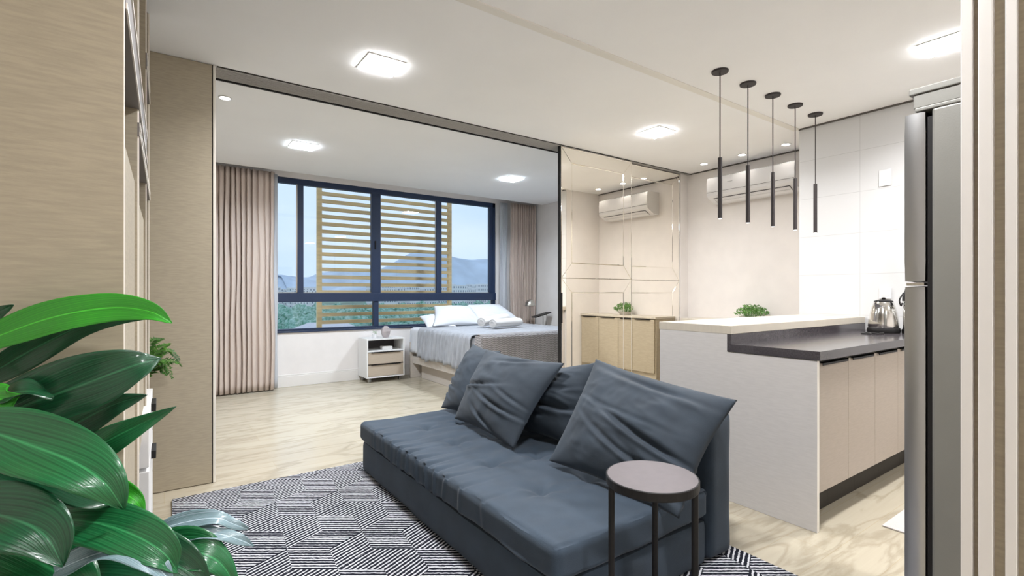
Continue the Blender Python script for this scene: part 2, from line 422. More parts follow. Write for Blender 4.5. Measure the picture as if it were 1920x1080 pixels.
def fbm(p, o=3): return noise.fractal(Vector(p), 1.0, 2.0, o)

# ------------------------------------------------------------------ room shell
XL, YB = -.75, -2.4        # left wall and the wall behind the camera
struct('floor', bx(XL-.1, ACX+.2, YB-.1, WINY+.2, -.12, 0), M['floor'])
struct('ceiling', bx(XL-.1, ACX+.2, YB-.1, PART+.2, CEIL, CEIL+.15), M['ceiling'])
struct('ceiling_bedroom', bx(XL-.1, ACX+.2, PART+.2, 6.45, BCEIL, BCEIL+.15), M['ceiling'])
b = bx(XL-.1, ACX+.2, 6.45, WINY+.2, BCEIL+.15, BCEIL+.2)
struct('ceiling_pocket', b, M['ceiling'])
struct('wall_left', bx(XL-.15, XL, YB-.1, WINY+.2, 0, BCEIL+.15), M['wall'])
struct('wall_back', bx(XL, TILEX+.5, YB-.15, YB, 0, CEIL), M['wall'])
struct('wall_right', bx(ACX, ACX+.15, RETY, WINY+.2, 0, BCEIL+.15), M['wall'])
struct('wall_kitchen', bx(TILEX+.012, ACX, YB, RETY, 0, CEIL), M['wall'])
struct('wall_kitchen_tiles', bx(TILEX, TILEX+.0118, YB, RETY, 0, CEIL), M['tile'])
# window wall, opening X 1.13..4.435, Z .70..2.65
WX0, WX1, WZ0, WZ1 = 1.13, 4.435, .703, 2.655
b = BM()
box(b, XL, WX0, WINY, WINY+.18, 0, BCEIL+.15); box(b, WX1, ACX, WINY, WINY+.18, 0, BCEIL+.15)
box(b, WX0, WX1, WINY, WINY+.18, 0, WZ0); box(b, WX0, WX1, WINY, WINY+.18, WZ1, BCEIL+.15)
struct('wall_window', b, M['wall_white'])
b = bx(1.0, 5.1, WINY-.018, WINY, 0, .135); box(b, 1.0, 5.1, WINY-.010, WINY, .135, .155)
struct('baseboard_window', b, M['base'], bevel=.004)
struct('baseboard_right', bx(ACX-.015, ACX, PART+.3, WINY-.02, 0, .14), M['base'], bevel=.004)
# ceiling strip in line with the kitchen return, and thin shadow gaps on top of the far walls
struct('trim_1', bx(XL, TILEX, RETY-.01, RETY+.045, CEIL-.006, CEIL), M['strip'])
struct('trim_2', bx(ACX-.012, ACX, RETY, PART, CEIL-.012, CEIL), M['groove'])
struct('trim_3', bx(TILEX-.012, TILEX, .2, RETY, CEIL-.012, CEIL), M['groove'])

# ------------------------------------------------------------------ window
FY0, FY1 = WINY+.02, WINY+.09
b = BM()
box(b, WX0, WX1, FY0, FY1, 2.583, WZ1)                  # head
box(b, WX0, WX1, FY0, FY1, WZ0, .728)                   # sill rail
box(b, WX0, WX1, FY0-.02, FY1, 1.071, 1.186)            # transom
box(b, WX0, WX0+.02, FY0, FY1, WZ0, WZ1)
box(b, WX1-.045, WX1, FY0, FY1, WZ0, WZ1)
box(b, 2.401, 2.470, FY0, FY1, .72, 1.08)               # lower mullion
for x0, x1 in ((1.402, 1.473), (2.371, 2.501), (3.374, 3.459)): box(b, x0, x1, FY0+.005, FY1-.005, 1.18, 2.59)
box(b, 4.325, 4.40, FY0+.01, FY1-.01, 1.18, 2.59)
win = struct('window_1', b, M['navy'], bevel=.003)
b = BM()
for x0, x1, z0, z1 in ((1.385, 1.402, 1.186, 2.583), (2.501, 2.508, 1.186, 2.583), (3.365, 3.374, 1.186, 2.583), (1.15, 4.39, 1.186, 1.196)):
    box(b, x0, x1, FY0+.02, FY0+.03, z0, z1)
obj('weather_strip', b, M['alu'], win)
for x0, x1, z0, z1 in ((WX0+.02, 1.402, 1.186, 2.583), (1.473, 2.371, 1.186, 2.583), (2.501, 3.374, 1.186, 2.583), (3.459, 4.325, 1.186, 2.583),
                       (WX0+.02, 2.401, .728, 1.071), (2.470, 4.39, .728, 1.071)):
    obj('glass_pane', bx(x0, x1, FY0+.035, FY0+.04, z0, z1), M['glass'], win)
b = BM(); box(b, 2.415, 2.430, FY0-.012, FY0+.006, 1.80, 1.92); obj('latch', b, M['black'], win, bevel=.003)
b = bx(WX0-.02, WX1+.02, WINY-.02, WINY+.02, WZ0-.02, WZ0)
struct('trim_4', b, M['navy'], bevel=.003)

# exterior sliding louver screen
lr = thing('louver_screen', (2.8, 7.3, .5), 'tall ochre wooden slatted sun screen outside the middle of the bedroom window', 'sun screen')
b = BM()
box(b, 1.765, 1.83, 7.27, 7.33, .3, 2.80); box(b, 3.845, 3.905, 7.27, 7.33, .3, 2.80); box(b, 1.83, 3.845, 7.27, 7.33, 2.74, 2.80); box(b, 1.83, 3.845, 7.27, 7.33, .3, .36)
obj('frame', b, M['louver'], lr, bevel=.003)
for xx in (2.1, 3.5): obj('bracket', bx(xx, xx+.04, WINY+.18, 7.275, 2.75, 2.79), M['louver'], lr)
z = .42
while z < 2.72:
    b = BM()
    vs = [(-.012, -.006), (.012, -.006)]
    box(b, 1.83, 3.845, 7.272, 7.328, z, z+.050)
    obj('slat', b, M['louver'], lr, bevel=.002)
    z += .108

# ------------------------------------------------------------------ outside world
def ridge(name, y, pts, depth, seed):
    bm = BM(); P = spline([(x, 0, z) for x, z in pts], 90)
    def f(u, v):
        k = int(round(u*90)); p = P[k]
        hh = math.sin(PI*v)
        return Vector((p.x, y+(v-.5)*depth, -20+(p.z+20)*hh+fbm((p.x*.01, v*4, seed), 4)*8*hh))
    grid(bm, f, 90, 10)
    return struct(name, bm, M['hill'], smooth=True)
def hz(px, py, y):  # point of a ridge line at distance y
    d = ray(px, py); t = y/d.y; return (t*d.x, EYE+t*d.z)
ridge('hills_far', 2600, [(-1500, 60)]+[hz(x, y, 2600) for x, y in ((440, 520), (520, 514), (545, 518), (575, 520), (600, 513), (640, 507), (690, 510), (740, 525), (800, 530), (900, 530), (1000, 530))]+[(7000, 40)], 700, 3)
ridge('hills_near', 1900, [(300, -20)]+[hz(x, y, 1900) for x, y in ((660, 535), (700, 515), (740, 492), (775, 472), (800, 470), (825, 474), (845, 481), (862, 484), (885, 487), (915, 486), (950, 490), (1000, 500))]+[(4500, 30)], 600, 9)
b = BM(); grid(b, lambda u, v: Vector((-700+4200*u, 12+3200*v, -17)), 4, 4)
struct('ground', b, M['ground'])
def facade_mat():
    m = bpy.data.materials.new('pale facade with rows of windows'); m.use_nodes = True
    L = m.node_tree.links; b = m.node_tree.nodes['Principled BSDF']
    tc = _n(m, 'ShaderNodeTexCoord'); sp = _n(m, 'ShaderNodeSeparateXYZ'); cb = _n(m, 'ShaderNodeCombineXYZ'); L.new(tc.outputs['Object'], sp.inputs[0])
    ad = _n(m, 'ShaderNodeMath'); ad.operation = 'ADD'; L.new(sp.outputs['X'], ad.inputs[0]); L.new(sp.outputs['Y'], ad.inputs[1])
    mz = _n(m, 'ShaderNodeMath'); mz.operation = 'MULTIPLY'; mz.inputs[1].default_value = 24; L.new(sp.outputs['Z'], mz.inputs[0])
    L.new(ad.outputs[0], cb.inputs['X']); L.new(mz.outputs[0], cb.inputs['Y'])
    br = _n(m, 'ShaderNodeTexBrick'); br.offset = 0; br.inputs['Scale'].default_value = 1; br.inputs['Brick Width'].default_value = 2.3; br.inputs['Row Height'].default_value = 3.0
    br.inputs['Mortar Size'].default_value = .78; br.inputs['Mortar Smooth'].default_value = 0
    br.inputs['Color1'].default_value = (.10, .14, .20, 1); br.inputs['Color2'].default_value = (.2, .24, .3, 1); br.inputs['Mortar'].default_value = (.80, .80, .80, 1)
    L.new(cb.outputs[0], br.inputs['Vector']); L.new(br.outputs['Color'], b.inputs['Base Color']); return m
M['facade'] = facade_mat()
# town blocks below the hills
bld = None
rnd = random.Random(3)
placed = []
def free(x, y, r, P):
    return all((x-a)**2+(y-c)**2 > (r+q)**2 for a, c, q in P)
for k in range(900):
    if len(placed) >= 95: break
    px = rnd.uniform(505, 600) if rnd.random() < .16 else rnd.uniform(690, 935)
    yy = rnd.uniform(330, 700)
    top = rnd.uniform(531, 543) if px > 700 else rnd.uniform(538, 546)
    d = ray(px, top); t = yy/d.y; X = t*d.x; Z = EYE+t*d.z
    sx = rnd.uniform(.6, 1.2)
    if not free(X, yy, 8.5, placed): continue
    placed.append((X, yy, 8.5))
    if bld is None: bld = o = tag(obj('apartment_block', bx(-6, 6, -5, 5, 0, 1), M['facade']), 'small pale apartment block in the far town below the hills', 'building', 'pale blocks of the far town')
    else: o = copy_tree(bld)
    o.location = (X, yy, -17); o.scale = (sx, 1, Z+17)
# tree belt in front of the town
rnd = random.Random(5)
def canopy_mesh(seed):
    bm = BM(); bmesh.ops.create_icosphere(bm, subdivisions=4, radius=1)
    for v in bm.verts:
        n = v.co.normalized(); s = 1+.30*fbm(n*1.8+Vector((seed, 0, 0)), 3)+.18*noise.noise(n*7+Vector((0, seed, 0)))
        v.co = Vector((n.x*s*1.15, n.y*s*1.15, n.z*s*.85))
    return bm
protos = []
for s in (1.0, 5.3, 9.7):
    t0 = thing('tree', (0, 0, -17), 'round leafy green tree in the belt beyond the window', 'tree', 'trees beyond the window')
    b = canopy_mesh(s); bmesh.ops.scale(b, vec=(2.8, 2.8, 3.6), verts=b.verts[:]); bmesh.ops.translate(b, vec=(0, 0, -7.0), verts=b.verts[:])
    obj('crown', b, M['tree'], t0, smooth=True)
    obj('trunk', cyl(BM(), (0, 0, -17), (0, 0, -8), .35, .2), M['trunk'], t0)
    protos.append(t0)
n = 0
hc = at(612, 622, 52); tp = [(hc.x, hc.y, 5.5)]
for dist in (60, 67.5, 75, 82.5, 90, 97.5, 105, 113, 121, 130, 140, 150, 162, 175, 190, 205, 222):
    k0, k1 = ray(480, 600), ray(960, 600); x = dist*k0.x/k0.y
    while x < dist*k1.x/k1.y:
        x += 7.6+rnd.uniform(0, .9); y = dist+rnd.uniform(-.4, .4)
        if not free(x, y, 3.78, tp): continue
        tp.append((x, y, 3.78))
        loc = Vector((x, y, -17+rnd.uniform(-1.3, .9)))
        if n < 3: o = protos[n]; o.location = loc
        else: o = copy_tree(rnd.choice(protos), loc)
        o.rotation_euler = (0, 0, rnd.uniform(0, 6)); n += 1
# pale pitched roof standing among the trees
h0 = thing('house', (20, 56, -17), 'pale hip roofed house among the trees at the lower left of the window', 'house')
c = at(612, 622, 52)
b = BM(); X, Y = c.x, c.y
box(b, X-4.6, X+4.6, Y-3.6, Y+3.6, -17, -3.6); obj('walls', b, M['bldg'], h0)
b = BM(); vv = [b.verts.new(p) for p in ((X-5, Y-4, -3.6), (X+5, Y-4, -3.6), (X+5, Y+4, -3.6), (X-5, Y+4, -3.6), (X-1.8, Y, -1.9), (X+1.8, Y, -1.9))]
for f in ((0, 1, 5, 4), (1, 2, 5), (2, 3, 4, 5), (3, 0, 4), (3, 2, 1, 0)): b.faces.new([vv[i] for i in f])
obj('roof', b, M['roof'], h0)

# ------------------------------------------------------------------ sliding partition: head track, tan leaf, mirror doors
tr = thing('ceiling_track', (2.7, PART+.1, CEIL), 'long dark slatted head track in the ceiling above the opening to the bedroom', 'ceiling track')
obj('housing', bx(.27, ACX, PART, PART+.2, CEIL-.004, CEIL+.03), M['plinth'], tr)
b = BM()
b.free()
for k in range(9): obj('rail', bx(.27, ACX, PART+.012+k*.020, PART+.019+k*.020, CEIL-.010, CEIL-.0042), M['rail'], tr)
obj('edge_profile', bx(.27, ACX, PART+.19, PART+.205, CEIL-.016, CEIL), M['black'], tr)

d0 = thing('sliding_panel', (.1, PART+.03, 0), 'plain tan full height sliding panel at the left end of the bedroom opening', 'sliding panel')
obj('leaf', bx(-.32, .245, PART, PART+.045, .004, CEIL-.002), M['tan'], d0, bevel=.002)
b = bx(.249, .264, PART-.004, PART+.05, .002, CEIL-.002); obj('edge_profile', b, M['tan_edge'], d0, bevel=.002)
obj('groove', bx(.2445, .2495, PART-.001, PART+.04, .002, CEIL-.002), M['plinth'], d0)

def bar_line(bm, a, c, y, w=.011, h=.004):
    """bevel line of a mirror: a low V ridge from a to c in the XZ plane"""
    a, c = Vector((a[0], y, a[1])), Vector((c[0], y, c[1])); d = (c-a).normalized(); s = Vector((d.z, 0, -d.x))*(w/2); t = Vector((0, -h, 0))
    vs = [bm.verts.new(p) for p in (a-s, a+s, a+t, c-s, c+s, c+t)]
    for f in ((0, 2, 5, 3), (2, 1, 4, 5), (0, 1, 2), (3, 5, 4)): bm.faces.new([vs[i] for i in f])
def mirror_door(name, x0, x1, y):
    b = bx(x0, x1, y+.006, y+.036, .01, CEIL-.012)
    st = struct(name, b, M['alu'])
    obj('mirror_panel', bx(x0+.006, x1-.006, y, y+.006, .02, CEIL-.02), M['mirror'], st)
    b = BM(); e = .01
    xi0, xi1 = x0+.145, x1-.135
    zt, zm, zb = CEIL-.02, 1.333, .05
    for z0, z1 in ((zm, zt), (zb, zm)):
        o = [(x0+e, z0), (x1-e, z0), (x1-e, z1), (x0+e, z1)]
        i = [(xi0, z0+.148), (xi1, z0+.148), (xi1, z1-.142), (xi0, z1-.142)]
        for k in range(4):
            bar_line(b, i[k], i[(k+1) % 4], y); bar_line(b, o[k], i[k], y, .007, .003); bar_line(b, o[k], o[(k+1) % 4], y, .008, .003)
    obj('bevel_lines', b, M['bevel'], st)
    b = BM(); box(b, x0-.004, x0+.002, y-.003, y+.036, .01, CEIL-.012)
    obj('edge_profile', b, M['black'], st)
    return st
m1 = mirror_door('door_1', 3.112, 4.125, PART)
b = BM(); cyl(b, (3.121, PART-.003, .90), (3.121, PART-.003, 1.19), .010, n=12); obj('door_pull', b, M['black'], m1)
m2 = mirror_door('door_2', 4.02, 5.02, PART+.05)
struct('trim_5', bx(5.03, ACX, PART+.04, PART+.06, 0, CEIL), M['wall'])

# ------------------------------------------------------------------ bookcase on the left
SX = -.06
bc = thing('bookcase', (-.3, 2.3, 0), 'tall tan bookcase seen edge on along the left wall behind the leafy plant', 'bookcase')
XB = -.745
obj('side_panel', bx(XB, SX-.003, 1.18, 1.21, 0, CEIL-.003), M['tan'], bc)
for y in (1.85, 2.63, 3.12): obj('upright', bx(XB, SX-.006, y, y+.025, .0, CEIL-.003), M['tan'], bc)
obj('back_panel', bx(XB-.004, XB+.01, 1.21, 3.14, 0, CEIL-.003), M['tan'], bc)
for y in (1.185, 1.855, 2.635, 3.125): obj('edge_band', bx(SX-.006, SX-.002, y, y+.018, 0, CEIL-.003), M['tan_edge'], bc)
for y0, y1, z0, z1 in ((1.21, 2.63, 1.74, 1.86), (1.85, 3.12, 1.66, 1.70), (2.63, 3.12, 2.15, 2.22), (1.21, 3.12, .02, .08)):
    o = obj('shelf_board', bx(XB+.012, SX-.001, y0+.0005, y1, z0, z1), M['grey_edge'], bc)
    for za, zb in ((z0, z0+.012), (z1-.012, z1)): obj('shelf_edge', bx(SX-.001, SX+.002, y0, y1, za, zb), M['tan_edge'], o)
for y0, y1, z1 in ((1.21, 1.85, 1.52), (1.875, 2.63, 1.50)):
    obj('door', bx(SX-.03, SX-.012, y0+.003, y1-.003, .62, z1), M['tan'], bc)
dr = None
for z0 in (.09, .30, .51):
    o = obj('drawer', bx(SX-.05, SX+.012, 2.38, 3.10, z0, z0+.195), M['white'], bc, bevel=.003)
    if z0 > .2: obj('handle', bx(SX+.010, SX+.030, 2.72, 2.86, z0+.15, z0+.185), M['black'], o, bevel=.002)
# fern spilling out past the bookcase
fn = thing('potted_fern', (-.10, 3.36, .62), 'small feathery green fern poking out past the bookcase edge', 'plant')
ld = tag(obj('wall_ledge', bx(XL+.002, -.055, 3.16, 3.56, .59, .615), M['tan']), 'small tan ledge between bookcase and sliding panel carrying the fern', 'shelf')
obj('pot', lathe(BM(), (-.13, 3.36, .615), [(0, 0), (.05, 0), (.065, .10), (.058, .10), (.055, .09), (0, .09)]), M['pot'], fn, smooth=True)
rnd = random.Random(4)
def frond(bm, P, w, nl=22):
    C = spline(P, nl)
    tube(bm, C, .0018, 5, .0006)
    for k in range(2, nl):
        d = (C[min(k+1, nl)]-C[k-1]).normalized(); s = d.cross(Vector((rnd.uniform(-.3, .3), -.4, 1))).normalized()
        L = w*math.sin(PI*(k/nl)**.7)*1.0+.006
        for sg in (-1, 1):
            for q in range(3):
                dr_ = (s*sg+d*.5+Vector((rnd.uniform(-.3, .3) for _ in range(3)))).normalized()
                p = C[k]; e = p+dr_*L*rnd.uniform(.7, 1.1); m_ = p+dr_*L*.5; ww = d*.0045
                vs = [bm.verts.new(x) for x in (p, m_+ww, e, m_-ww)]; bm.faces.new(vs)
for P in (((-.11, 3.36, .70), (-.04, 3.37, .86), (.03, 3.40, .905)), ((-.11, 3.36, .70), (-.05, 3.38, .83), (.02, 3.42, .86), (.075, 3.42, .80)),
          ((-.11, 3.36, .70), (-.06, 3.36, .80), (.0, 3.37, .80), (.04, 3.38, .70)), ((-.11, 3.36, .70), (-.04, 3.38, .80), (.05, 3.40, .80), (.085, 3.42, .765)),
          ((-.12, 3.36, .70), (-.08, 3.36, .82), (-.03, 3.36, .84)), ((-.11, 3.36, .70), (-.03, 3.38, .78), (.015, 3.38, .725)), ((-.11, 3.36, .70), (-.07, 3.40, .90), (.0, 3.44, .93))):
    b = BM(); frond(b, P, .042, 30); obj('frond', b, M['fern'], fn)

# ------------------------------------------------------------------ ribbed panel at the right edge
rp = thing('ribbed_panel', (1.4, .1, 0), 'pale vertically ribbed panel at the right edge beside the fridge', 'wall panel')
RX = 1.30
obj('backing', bx(RX+.015, RX+.05, -.75, .284, 0, CEIL-.002), M['tan'], rp)
for y1, y0 in ((.288, .270), (.262, .241), (.224, .208), (.190, .172), (.155, .137), (.12, .10), (.085, .065)):
    obj('batten', bx(RX, RX+.020, y0, y1, 0, CEIL-.002), M['base'], rp, bevel=.0015)

# ------------------------------------------------------------------ refrigerator
fx0, fx1, fy0, fy1, ft = 1.905, 2.58, -.12, .50, 1.75
fr = thing('refrigerator', (2.2, .2, 0), 'tall grey steel top freezer refrigerator beside the ribbed panel', 'refrigerator')
b = bx(fx0, fx1, fy0, fy1-.012, .03, ft); obj('cabinet', b, M['steel_side'], fr, bevel=.006)
b = bx(fx0+.008, fx1-.008, fy1-.014, fy1, .05, ft-.02); obj('door_gasket', b, M['black'], fr)
obj('freezer_door', rounded(fx1-fx0, .058, ft-1.222, ((fx0+fx1)/2, fy1+.030, (ft+1.222)/2), .010, (8, 4, 8)), M['steel'], fr, smooth=True)
obj('fridge_door', rounded(fx1-fx0, .058, 1.212-.06, ((fx0+fx1)/2, fy1+.030, (1.212+.06)/2), .010, (8, 4, 8)), M['steel'], fr, smooth=True)
b = bx(fx0-.002, fx0+.05, fy1+.006, fy1+.05, 1.2125, 1.2215); obj('hinge_plate', b, M['chrome'], fr)
b = bx(fx0-.001, fx1, fy0, fy1+.03, ft, ft+.012); box(b, fx0+.005, fx1, fy0, fy1+.035, ft+.012, ft+.055); box(b, fx0, fx1, fy0, fy1+.045, ft+.055, ft+.075)
obj('top_cover', b, M['steel_side'], fr, bevel=.003)
for x in (fx0+.05, fx1-.05):
    for y in (fy0+.05, fy1-.05): obj('foot', cyl(BM(), (x, y, 0), (x, y, .032), .02), M['black'], fr)

# ------------------------------------------------------------------ kitchen peninsula
PX = 2.639
pn = thing('peninsula_panel', (PX, 1.6, 0), 'large greige end panel of the kitchen peninsula behind the sofa', 'end panel')
b = BM()
pts = [(1.122, .001), (2.068, .001), (2.068, .953), (1.598, .953), (1.598, .853), (1.122, .853)]
A = [b.verts.new((PX, y, z)) for y, z in pts]; Bv = [b.verts.new((PX+.025, y, z)) for y, z in pts]
b.faces.new(A); b.faces.new(Bv[::-1])
for i in range(6): b.faces.new((A[i], Bv[i], Bv[(i+1) % 6], A[(i+1) % 6]))
obj('panel', b, M['lam'], pn)
obj('edge_band', bx(PX+.001, PX+.024, 1.1215, 1.1225, .001, .853), M['tan_edge'], pn)
bw = thing('bar_counter', (3.6, 1.8, 0), 'raised pale bar counter running along the back of the peninsula', 'bar counter')
obj('body', bx(PX+.026, TILEX-.002, 1.60, 2.05, .001, .953), M['lam'], bw)
obj('slab', bx(PX, TILEX-.002, 1.574, 2.075, .9535, 1.0015), M['bar_top'], bw, bevel=.002)
wt = thing('worktop', (3.6, 1.33, .86), 'dark polished stone worktop on the kitchen peninsula', 'worktop')
obj('slab', bx(PX-.006, TILEX-.002, 1.106, 1.572, .8545, .90), M['quartz'], wt, bevel=.002)
obj('upstand', bx(PX-.004, TILEX-.002, 1.573, 1.597, .8545, .953), M['quartz'], wt)
xs = [2.666, 3.028, 3.395, 3.762, 4.14, TILEX-.003]
labs = ['narrow linen door base cabinet at the near end of the peninsula', 'linen door base cabinet second from the near end of the peninsula',
        'linen door base cabinet third from the near end of the peninsula', 'base cabinet just left of where the fridge edge hides the peninsula', 'base cabinet hidden mostly by the fridge against the tiled wall']
for k in range(5):
    x0, x1 = xs[k], xs[k+1]
    cb = thing('base_cabinet', ((x0+x1)/2, 1.3, 0), labs[k], 'cabinet', 'base cabinets of the peninsula')
    obj('body', bx(x0+.0005, x1-.0005, 1.15, 1.598, .19, .8535), M['lam'], cb)
    obj('plinth', bx(x0+.0005, x1-.0005, 1.235, 1.55, .001, .1895), M['plinth'], cb)
    dd = obj('door', bx(x0+.0012, x1-.0012, 1.130, 1.149, .185, .838), M['lam_warm_lit'], cb, bevel=.001)
    b = bx(x0+.03, x1-.03 if k == 0 else x1-.05, 1.118, 1.140, .836, .8415); box(b, x0+.03, x1-.03 if k == 0 else x1-.05, 1.118, 1.121, .825, .8415)
    obj('handle', b, M['black'], dd)

# kettle, flask, cable, switch plates
kx, ky = 4.29, 1.375
kt = thing('electric_kettle', (kx, ky, .9), 'round chrome electric kettle on the dark worktop', 'kettle')
obj('power_base', lathe(BM(), (kx, ky, .901), [(0, 0), (.098, 0), (.102, .018), (.095, .036), (0, .036)]), M['black'], kt, smooth=True)
obj('body', lathe(BM(), (kx, ky, .937), [(0, 0), (.091, 0), (.094, .01), (.090, .05), (.083, .10), (.072, .15), (.060, .18), (.056, .187), (0, .187)], 40), M['chrome'], kt, smooth=True)
ldd = obj('lid', lathe(BM(), (kx, ky, 1.124), [(.058, 0), (.058, .006), (.04, .014), (.015, .018), (0, .018)]), M['black'], kt, smooth=True)
obj('knob', lathe(BM(), (kx, ky, 1.142), [(0, 0), (.011, 0), (.013, .012), (0, .016)], 16), M['black'], ldd, smooth=True)
b = BM(); tube(b, spline([(kx+.05, ky-.03, 1.10), (kx+.11, ky+.03, 1.11), (kx+.125, ky+.035, 1.03), (kx+.085, ky-.035, .97)], 16), .009); obj('handle', b, M['black'], kt, smooth=True)
b = BM(); v = [b.verts.new(p) for p in ((kx-.066, ky-.028, 1.09), (kx-.052, ky+.03, 1.12), (kx-.11, ky+.02, 1.118), (kx-.07, ky+.028, 1.07))]
for f in ((0, 1, 2), (0, 2, 3), (1, 3, 2), (0, 3, 1)): b.faces.new([v[i] for i in f])
obj('spout', b, M['chrome'], kt)
tx, ty = 4.32, 1.205
th = thing('vacuum_flask', (tx, ty, .9), 'steel pump vacuum flask with black top half hidden by the fridge', 'flask')
obj('base_ring', lathe(BM(), (tx, ty, .901), [(0, 0), (.070, 0), (.070, .03), (0, .03)]), M['black'], th, smooth=True)
obj('body', lathe(BM(), (tx, ty, .931), [(0, 0), (.064, 0), (.064, .17), (.058, .20), (0, .20)]), M['chrome'], th, smooth=True)
obj('top', lathe(BM(), (tx, ty, 1.131), [(0, 0), (.066, 0), (.066, .03), (.056, .05), (.05, .085), (.03, .10), (0, .10)]), M['black'], th, smooth=True)
b = BM(); tube(b, spline([(tx-.05, ty+.045, 1.19), (tx-.08, ty+.06, 1.14), (tx-.07, ty+.055, 1.10), (tx-.03, ty+.06, 1.115)], 14), .005); obj('carry_handle', b, M['black'], th, smooth=True)
b = BM(); tube(b, spline([(4.10, 1.44, .9055), (4.05, 1.38, .906), (4.0, 1.36, .9055), (4.02, 1.42, .906), (4.08, 1.40, .908), (4.05, 1.33, .906), (4.12, 1.32, .906), (4.17, 1.36, .906)], 50), .0045, 8)
tag(obj('power_cable', b, M['black'], smooth=True), 'short coiled black power cable on the worktop left of the kettle', 'cable')
def plate(name, y, z, h, label, cat):
    t = thing(name, (TILEX, y, z), label, cat)
    obj('cover_plate', bx(TILEX-.009, TILEX-.001, y-.04, y+.04, z-h/2, z+h/2), M['white_gloss'], t, bevel=.003)
    return t
t = plate('wall_switch', 1.441, 2.074, .126, 'square white switch plate high on the tiled wall', 'switch')
obj('rocker', bx(TILEX-.013, TILEX-.009, 1.43, 1.452, 2.05, 2.10), M['white'], t, bevel=.002)
t = plate('wall_socket', 1.440, 1.185, .085, 'white wall socket just above the kettle', 'socket')
obj('socket_face', bx(TILEX-.012, TILEX-.009, 1.418, 1.462, 1.165, 1.205), M['base'], t, bevel=.004)
tag(obj('kitchen_mat', rounded(1.1, .55, .008, (3.535, .69, .0045), .003, (6, 6, 2)), M['mat']), 'pale textile mat on the kitchen floor beside the fridge', 'mat')

# ------------------------------------------------------------------ sideboard with its plant (seen in the mirror)
CX = 4.80
sb = thing('sideboard', (5.0, 2.8, 0), 'tan sideboard along the wall below the air conditioner seen in the mirror doors', 'sideboard')
obj('body', bx(CX+.02, ACX-.001, RETY+.003, 3.47, .03, .875), M['tan'], sb)
obj('top', bx(CX-.005, ACX-.001, RETY+.003, 3.48, .875, .90), M['bar_top'], sb, bevel=.002)
ys = [2.09, 2.43, 2.78, 3.12, 3.455]
for a, c in zip(ys, ys[1:]):
    d = obj('door', bx(CX, CX+.019, a+.002, c-.002, .22, .862), M['tan'], sb, bevel=.001)
    obj('handle', bx(CX-.012, CX+.005, a+.04, c-.06, .858, .868), M['black'], d)
px_, py_ = 4.99, 2.75
sp = thing('potted_plant', (px_, py_, .9), 'small bushy green plant in a low pale bowl standing behind the bar counter', 'plant')
obj('bowl', lathe(BM(), (px_, py_, .901), [(0, 0), (.08, 0), (.12, .045), (.11, .045), (.08, .03), (0, .03)]), M['pot'], sp, smooth=True)
b = BM(); rnd = random.Random(8)
for k in range(520):
    th_ = rnd.uniform(0, 2*PI); rr = rnd.random()**.6*.165; hgt = .045+.115*(1-(rr/.21)**2)*rnd.uniform(.3, 1.1)
    p = Vector((px_+rr*math.cos(th_), py_+rr*math.sin(th_), .905+hgt)); n_ = Vector((rnd.gauss(0, 1), rnd.gauss(0, 1), rnd.gauss(.5, 1))).normalized()
    a = n_.orthogonal().normalized(); c = n_.cross(a); L = rnd.uniform(.010, .018)
    vs = [b.verts.new(q) for q in (p-a*L, p+c*L*.45, p+a*L, p-c*L*.45)]; b.faces.new(vs)
    if k % 6 == 0: tube(b, [(px_+rr*.5*math.cos(th_), py_+rr*.5*math.sin(th_), .92), p], .0015, 4)
obj('foliage', b, M['succulent'], sp)

# ------------------------------------------------------------------ air conditioner
ay0, ay1 = 2.30, 3.235
ac = thing('air_conditioner', (5.05, 2.75, 2.2), 'white split air conditioner high on the wall behind the pendants', 'air conditioner')
prof = [(ACX-.001, 2.19), (ACX-.001, 2.47), (ACX-.19, 2.47), (ACX-.225, 2.455), (ACX-.235, 2.40), (ACX-.235, 2.30), (ACX-.225, 2.262), (ACX-.20, 2.24), (ACX-.10, 2.19)]
def prism(prof, y0, y1):
    b = BM(); A = [b.verts.new((x, y0, z)) for x, z in prof]; C = [b.verts.new((x, y1, z)) for x, z in prof]; n = len(prof)
    b.faces.new(A); b.faces.new(C[::-1])
    for i in range(n): b.faces.new((A[i], C[i], C[(i+1) % n], A[(i+1) % n]))
    return b
obj('body', prism(prof, ay0, ay1), M['white_gloss'], ac, smooth=True, sharp=30)
obj('air_outlet', prism([(ACX-.196, 2.2365), (ACX-.11, 2.192), (ACX-.108, 2.188), (ACX-.197, 2.232)], ay0+.06, ay1-.06), M['dark_in'], ac)
for k in range(2):
    q = k*.042
    obj('air_flap', prism([(ACX-.190+q, 2.232-q*.5), (ACX-.155+q, 2.214-q*.5), (ACX-.153+q, 2.208-q*.5), (ACX-.192+q, 2.226-q*.5)], ay0+.065, ay1-.065), M['white_gloss'], ac)
obj('panel_seam', bx(ACX-.237, ACX-.2345, ay0+.002, ay1-.002, 2.296, 2.299), M['groove'], ac)
obj('indicator', bx(ACX-.2365, ACX-.2345, 2.93, 2.99, 2.38, 2.386), M['steel'], ac)

